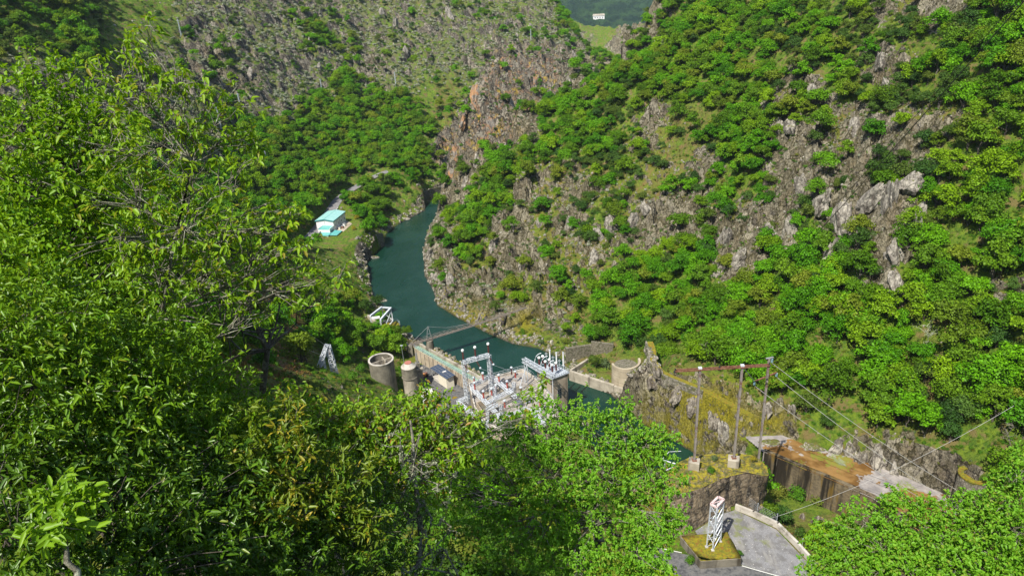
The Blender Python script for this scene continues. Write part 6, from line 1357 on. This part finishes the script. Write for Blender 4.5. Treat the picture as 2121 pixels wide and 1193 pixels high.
def near_tree(name, label, cat, puffs, dens, k, L, wd, droop, mat, bark, seed, base=None, r0=.16, young=0., group=None, shell=.35, flat=.8, twig=1, trunk_top=None, wob=.12):
    """puffs: (px, py, range, radius, [density]); the wood runs from the ground through limbs to every puff and on to its twigs"""
    r = np.random.default_rng(seed); PC = np.array([atr(p[0], p[1], p[2]) for p in puffs]); PR = np.array([p[3] for p in puffs]); pos = []; dr = []; own = []
    for i, (c, q) in enumerate(zip(PC, PR)):
        n = max(6, int(dens*q*q*4*(puffs[i][4] if len(puffs[i]) > 4 else 1))); d = rand_dirs(n, r); rad = q*(shell+(1-shell)*r.random(n)**.6)*(1+.38*np.sin(d[:, 0]*5+i)*np.cos(d[:, 1]*6+2*i)+.22*np.sin(d[:, 2]*9+d[:, 0]*7+i)); p = c+d*rad[:, None]*np.array([1, 1, flat]); pos.append(p); dd = d*.8+np.array([0, 0, .45]); dr.append(dd/np.linalg.norm(dd, axis=1)[:, None]); own += [i]*n
    pos = np.concatenate(pos); dr = np.concatenate(dr); own = np.array(own)
    keep = np.linalg.norm(pos-CP, axis=1) > 4.0; pos, dr, own = pos[keep], dr[keep], own[keep]
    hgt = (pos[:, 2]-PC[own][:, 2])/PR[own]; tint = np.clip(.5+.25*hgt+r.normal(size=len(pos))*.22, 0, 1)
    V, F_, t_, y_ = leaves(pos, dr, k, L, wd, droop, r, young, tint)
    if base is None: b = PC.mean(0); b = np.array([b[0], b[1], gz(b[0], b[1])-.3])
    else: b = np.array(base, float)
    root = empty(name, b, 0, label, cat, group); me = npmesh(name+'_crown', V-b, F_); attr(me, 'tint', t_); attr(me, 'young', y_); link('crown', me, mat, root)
    top = PC[np.argmax(PC[:, 2])] if trunk_top is None else atr(*trunk_top); tr_ = bend(b, b+(top-b)*.9, r, 12, .05); paths = [(tr_-b, np.linspace(r0, r0*.22, 12))]
    for i, c in enumerate(PC):
        j = np.argmin(np.linalg.norm(tr_-c, axis=1)+np.maximum(0, tr_[:, 2]-c[2]+.3)*2.5); j = min(j, 10); P_ = bend(tr_[j], c, r, 8, wob); rb = r0*(1-.078*j)*.55; paths.append((P_-b, np.linspace(rb, rb*.25, 8)))
        for q in np.nonzero(own == i)[0][::max(1, int(3/twig))][:int(26*twig)]: s = P_[r.integers(4, 8)]; paths.append((bend(s, pos[q], r, 4, .15)-b, np.linspace(rb*.26+.004, .004, 4)))
    V, F_ = sweep(paths, 5); link('trunk', npmesh(name+'_wood', V, F_, True), bark, root); return root, PC
def pf(txt): return [tuple(float(v) for v in t.split()) for t in txt.split(',') if t.strip()]
near_tree('sapling_tree', 'tall slender sapling with drooping light leaves reaching to the top left of the view', 'tree', pf("""300 55 11 .30,262 112 11.2 .38,330 150 11 .34,235 150 11.4 .42,290 205 11 .55,372 165 10.8 .32,425 200 10.8 .30,478 212 10.8 .36,
 400 265 11 .50,465 285 11 .42,525 292 11 .30,330 300 11.2 .62,225 310 11.4 .6,280 395 11.2 .7,400 372 11 .6,500 352 10.8 .42,545 425 10.8 .34,600 445 10.8 .26,385 470 11 .7,480 475 10.8 .5,250 490 11.4 .75,565 480 10.8 .34,612 462 10.8 .2,330 560 11.4 .75,450 560 11.2 .6,540 555 11 .45,605 515 10.8 .38,650 548 10.8 .28,705 572 10.8 .30,515 635 11.2 .45,610 600 11 .4"""),
 26, 6, .105, .42, .75, M['sapling'], M['bark_pale'], 11, base=(*atr(262, 900, 11.4)[:2], 98), r0=.085, young=.16, trunk_top=(300, 45, 11), flat=.75, twig=1.6, wob=.1)
near_tree('broadleaf_tree', 'dense mid-green tree filling the left edge of the view', 'tree', pf("""45 260 12.5 1.0,140 190 13 .75,210 260 13 .8,70 160 13 .55,160 330 12.5 1.0,40 400 12 1.1,150 470 12.5 1.1,240 420 12.8 .8,60 560 12 1.1,190 600 12.5 1.0,300 520 13 .8,-40 330 12.5 1.2,310 640 13 .8,-30 520 12 1.2"""),
 44, 7, .088, .5, .35, M['broad'], M['bark'], 12, r0=.2, young=.05, twig=.7)
near_tree('dead_limbed_tree', 'dark-barked forked tree with open mossy branches at left centre', 'tree', pf("""330 650 15 .6,420 600 15 .7,505 560 15 .6,590 590 15 .55,450 670 15 .4,380 560 15 .6,500 480 15 .5,680 600 15.5 .45,620 540 15.5 .5,300 590 15 .7"""),
 22, 6, .11, .5, .4, M['broad'], M['bark'], 13, base=(*atr(355, 900, 15)[:2], 92), r0=.22, young=.12, twig=1.3, wob=.25)
laur = [("60 640 9.5 1.1,60 800 9 1.1,-40 720 9 1.1,150 740 9.8 1.0,130 900 9 1.0", 'glossy green laurel at the far left edge'), ("200 800 9.5 1.0,280 720 10.5 1.0,330 820 10 1.0,250 920 9.2 .9,360 730 11 .6", 'glossy green laurel below the broadleaf tree at left'),
 ("410 850 10.5 1.0,500 880 11.5 .75,400 950 10 1.0,520 960 11 .9", 'glossy green laurel left of the golden shoots'), ("330 1040 8.8 .95,450 1040 9.5 1.0,230 1060 8.4 .9,400 1140 8.6 .9,560 1030 10 .95", 'shaded dark laurel low at the bottom left'),
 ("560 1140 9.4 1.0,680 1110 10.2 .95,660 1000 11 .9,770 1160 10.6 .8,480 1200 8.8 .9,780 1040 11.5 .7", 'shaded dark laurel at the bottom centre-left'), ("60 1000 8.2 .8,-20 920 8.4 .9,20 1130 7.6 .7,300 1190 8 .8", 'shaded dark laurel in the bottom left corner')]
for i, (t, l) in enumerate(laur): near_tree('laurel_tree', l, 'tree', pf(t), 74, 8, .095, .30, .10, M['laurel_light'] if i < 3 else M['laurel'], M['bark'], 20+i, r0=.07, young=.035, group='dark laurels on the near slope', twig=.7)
near_tree('low_sprout', 'small bright leafy crown on a thin pale stem at the bottom left', 'tree', pf("130 1060 7.0 .28,90 1030 7.0 .2,170 1030 7.0 .2,130 1090 6.9 .2"), 80, 7, .12, .34, .1, M['chestnut'], M['bark_pale'], 31, base=(*atr(170, 1230, 7)[:2], atr(170, 1230, 7)[2]-.6), r0=.05)
for i, (t, l, s) in enumerate([("600 825 9.6 .16,602 870 9.5 .24,606 930 9.4 .3,600 1000 9.2 .32,590 1060 9.0 .3", 'golden-tipped young shoot standing tallest at lower centre-left', 0), ("522 850 9.6 .18,518 920 9.4 .28,530 1000 9.2 .3", 'slim green young shoot left of the golden one', 1), ("690 960 9.8 .28,705 1050 9.6 .36,745 990 9.9 .28,650 1040 9.4 .28,760 1090 9.7 .3", 'yellowish bushy shoots right of the golden one', 2)]):
    near_tree('young_shoot', l, 'tree', pf(t), 90, 8, .12, .26, -.1, M['gold_leaf'], M['bark'], 40+i, r0=.03, young=(.30, .05, .12)[i], group='young shoots on the near slope', twig=.8)
near_tree('chestnut_tree', 'bright yellow-green chestnut crown with orange leaf tips in front of the silo', 'tree', pf("""600 850 13 .6,680 870 13 .7,760 860 13 .55,830 850 13 .45,900 850 13 .5,985 868 13 .25,875 800 13 .20,905 830 13 .26,720 930 13.2 .85,820 920 13.2 .8,920 900 13.2 .6,640 930 13 .75,980 880 13.4 .4,560 870 13 .5,1105 815 13.4 .24,1125 785 13.4 .12,1085 862 13.4 .28,760 985 13 .7,860 985 13 .65,570 980 12.6 .5,845 880 13 .5,950 940 13.3 .5"""), 62, 7, .10, .46, .6, M['chestnut'], M['bark_pale'], 14, base=(*atr(800, 1200, 14)[:2], 93), r0=.14, young=.17, twig=1.3)
near_tree('oak_tree', 'big bright lobed oak crown at the bottom centre hiding the powerhouse foot', 'tree', pf("""1120 880 20 1.0,1210 890 20 1.0,1290 840 20 .42,1295 890 20 .7,1345 930 20 .8,1375 985 20 .7,1050 920 20 .9,965 960 20 .8,1250 980 20 1.3,1130 990 20 1.25,1335 1060 20 .95,1225 1090 19.5 1.2,1090 1090 19.5 1.1,985 1050 19.6 .9,1320 1150 19.5 .85,1190 1170 19 .9,890 1010 19.5 .7,1190 868 20 .4,1060 890 20 .45,1395 1075 20 .3,1370 910 20 .42,1240 855 20 .3"""),
 70, 7, .09, .55, .2, M['oak'], M['bark_pale'], 15, r0=.26, young=.15, twig=.9, shell=.5)
near_tree('oak_tree', 'bright oak crown filling the bottom right corner', 'tree', pf("""1790 1085 25 .8,1865 1065 25 .7,1850 1030 25 .34,1900 1045 25 .3,1960 1070 25 .75,1930 1110 24.6 .7,1735 1130 25 .8,1700 1165 25 .42,1830 1140 24.6 .95,1880 1180 24.2 .8,1960 1165 24.4 .9,2035 1110 25 .95,2095 1050 25 .8,2130 975 25 .7,2080 1160 24.4 1.1,1760 1190 24.6 .8,1690 1200 24.8 .5,2020 1190 24 .8,2040 1050 25.3 .5,2000 1035 25.4 .36,2080 1000 25.4 .5,1815 1195 24 .6,2121 1110 24.4 .9"""),
 88, 7, .10, .58, .2, M['oak'], M['bark_pale'], 16, r0=.3, young=.16, twig=.9, shell=.6)
near_tree('leafy_spray', 'dark small-leaved shrub left of the overhanging rock at the road edge', 'shrub', pf("1400 1075 60 1.2,1370 1110 60 1.2,1340 1090 58 1.4,1350 1150 56 1.4"), 16, 8, .22, .6, .1, M['oak'], M['bark'], 17, r0=.12, twig=.6)
# lichen-hung dead branches between chestnut and oak
r = np.random.default_rng(91)
root = empty('dead_tree', Vector((*atr(840, 1230, 12)[:2], 99)), 0, 'bare dead tree with branches crusted in pale lichen left of the big oak', 'dead tree'); b = np.array(root.location); paths = []; blobs = []
trk = bend(b, atr(850, 870, 12.2), r, 10, .12); paths.append((trk-b, np.linspace(.10, .02, 10)))
for (a1, b1) in [(905, 1010), (925, 1040), (830, 940), (870, 900), (800, 1000), (900, 960), (850, 1080), (810, 900), (915, 1075), (880, 1100)]:
    q = bend(trk[r.integers(1, 8)], atr(a1, b1, 12.0+r.uniform(-.4, .2)), r, 9, .3); paths.append((q-b, np.linspace(.024, .006, 9)))
    for k in range(5):
        s = q[r.integers(2, 9)]; e_ = s+rand_dirs(1, r)[0]*r.uniform(.2, .6); q2 = bend(s, e_, r, 5, .3); paths.append((q2-b, np.linspace(.014, .004, 5)))
        for v in q2: blobs.append(v+r.normal(size=3)*.015)
    for v in q[2:]:
        for _ in range(5): blobs.append(v+r.normal(size=3)*.015)
V, F_ = sweep(paths, 5); link('branches', npmesh('dead_branches', V, F_, True), M['bark_pale'], root)
bl = np.array(blobs); bl = np.repeat(bl, 6, 0)+r.normal(size=(len(bl)*6, 3))*.012; V, F_ = quads(bl, rand_dirs(len(bl), r), .028, r); link('lichen', npmesh('lichen', V-b, F_), M['lichen'], root)
# bare pale snags on the right slope
for i, (a1, b1, h, l) in enumerate([(1915, 730, 6, 'pale bare dead tree in the wood on the right slope'), (1815, 810, 4.5, 'pale bare snag in the wood above the spillway'), (2085, 930, 5, 'spreading bare whitish tree near the right edge'), (1990, 1075, 5, 'bare pale twiggy tree beside the anchor rack'), (1370, 120, 6, 'thin bare tree on the upper right slope'), (1465, 750, 5, 'bare greyish tree behind the steel portal'), (1160, 700, 3, 'small bare shrub above the shore right of the footbridge')]):
    p = hit(a1, b1, 60); root = empty('bare_tree', p, 0, l, 'dead tree', 'bare trees on the right slope'); paths = []; q = bend((0, 0, -.5), (r.uniform(-.6, .6), 0, h), r, 8, .12); paths.append((q, np.linspace(.13, .03, 8)))
    for k in range(16):
        s = q[r.integers(2, 8)]; e_ = s+np.array([r.uniform(-1, 1), r.uniform(-1, 1), r.uniform(.1, .9)])*h*.33; q2 = bend(s, e_, r, 6, .25); paths.append((q2, np.linspace(.06, .02, 6)))
        for _ in range(3): s2 = q2[r.integers(2, 6)]; paths.append((bend(s2, s2+rand_dirs(1, r)[0]*h*.12, r, 4, .2), np.linspace(.03, .012, 4)))
    V, F_ = sweep(paths, 4); link('branches', npmesh('bare_branches', V, F_, True), M['bark_pale'] if i else M['lichen'], root)
# brush right under the near trees
k_n = 2600; bx = rng.uniform(-26, 30, k_n); by = rng.uniform(3, 48, k_n); bz_ = gz_many(bx, by); pts = np.c_[bx, by, bz_]; dist = np.linalg.norm(pts-CP, axis=1); kk = dist > 5.5
stuff('undergrowth', S_olive+S_bush, pts[kk], jitter(kk.sum()), rng.uniform(.35, .9, kk.sum()), rng.integers(0, 6, kk.sum()), 'dark undergrowth beneath the near trees')

# ---------------------------------------------------------------- air
hz = MB(); hz.box((100, 1700, 150), (4400, 3760, 330)); t = bpy.data.materials.new('haze'); t.use_nodes = True; t.node_tree.nodes.clear(); ho = t.node_tree.nodes.new('ShaderNodeOutputMaterial'); hv = t.node_tree.nodes.new('ShaderNodeVolumePrincipled')
hv.inputs['Color'].default_value = (.70, .84, 1, 1); hv.inputs['Density'].default_value = .00007; hv.inputs['Anisotropy'].default_value = .2; t.node_tree.links.new(hv.outputs[0], ho.inputs['Volume']); tag(hz.build('haze', t), kind='stuff')

# ---------------------------------------------------------------- things that would share a label are told apart by their order from the left
ORD = ['first', 'second', 'third', 'fourth', 'fifth', 'sixth', 'seventh', 'eighth', 'ninth', 'tenth', 'eleventh', 'twelfth']
same = {}
for o in bpy.data.objects:
    if o.parent is None and 'label' in o and 'category' in o: same.setdefault(o['label'], []).append(o)
for lb, obs in same.items():
    if 1 < len(obs) <= len(ORD) and len(lb.split()) <= 13:
        obs.sort(key=lambda o: float(proj(np.array([o.location[:]]))[0][0]))
        for i, o in enumerate(obs): o['label'] = lb+f', {ORD[i]} from left'
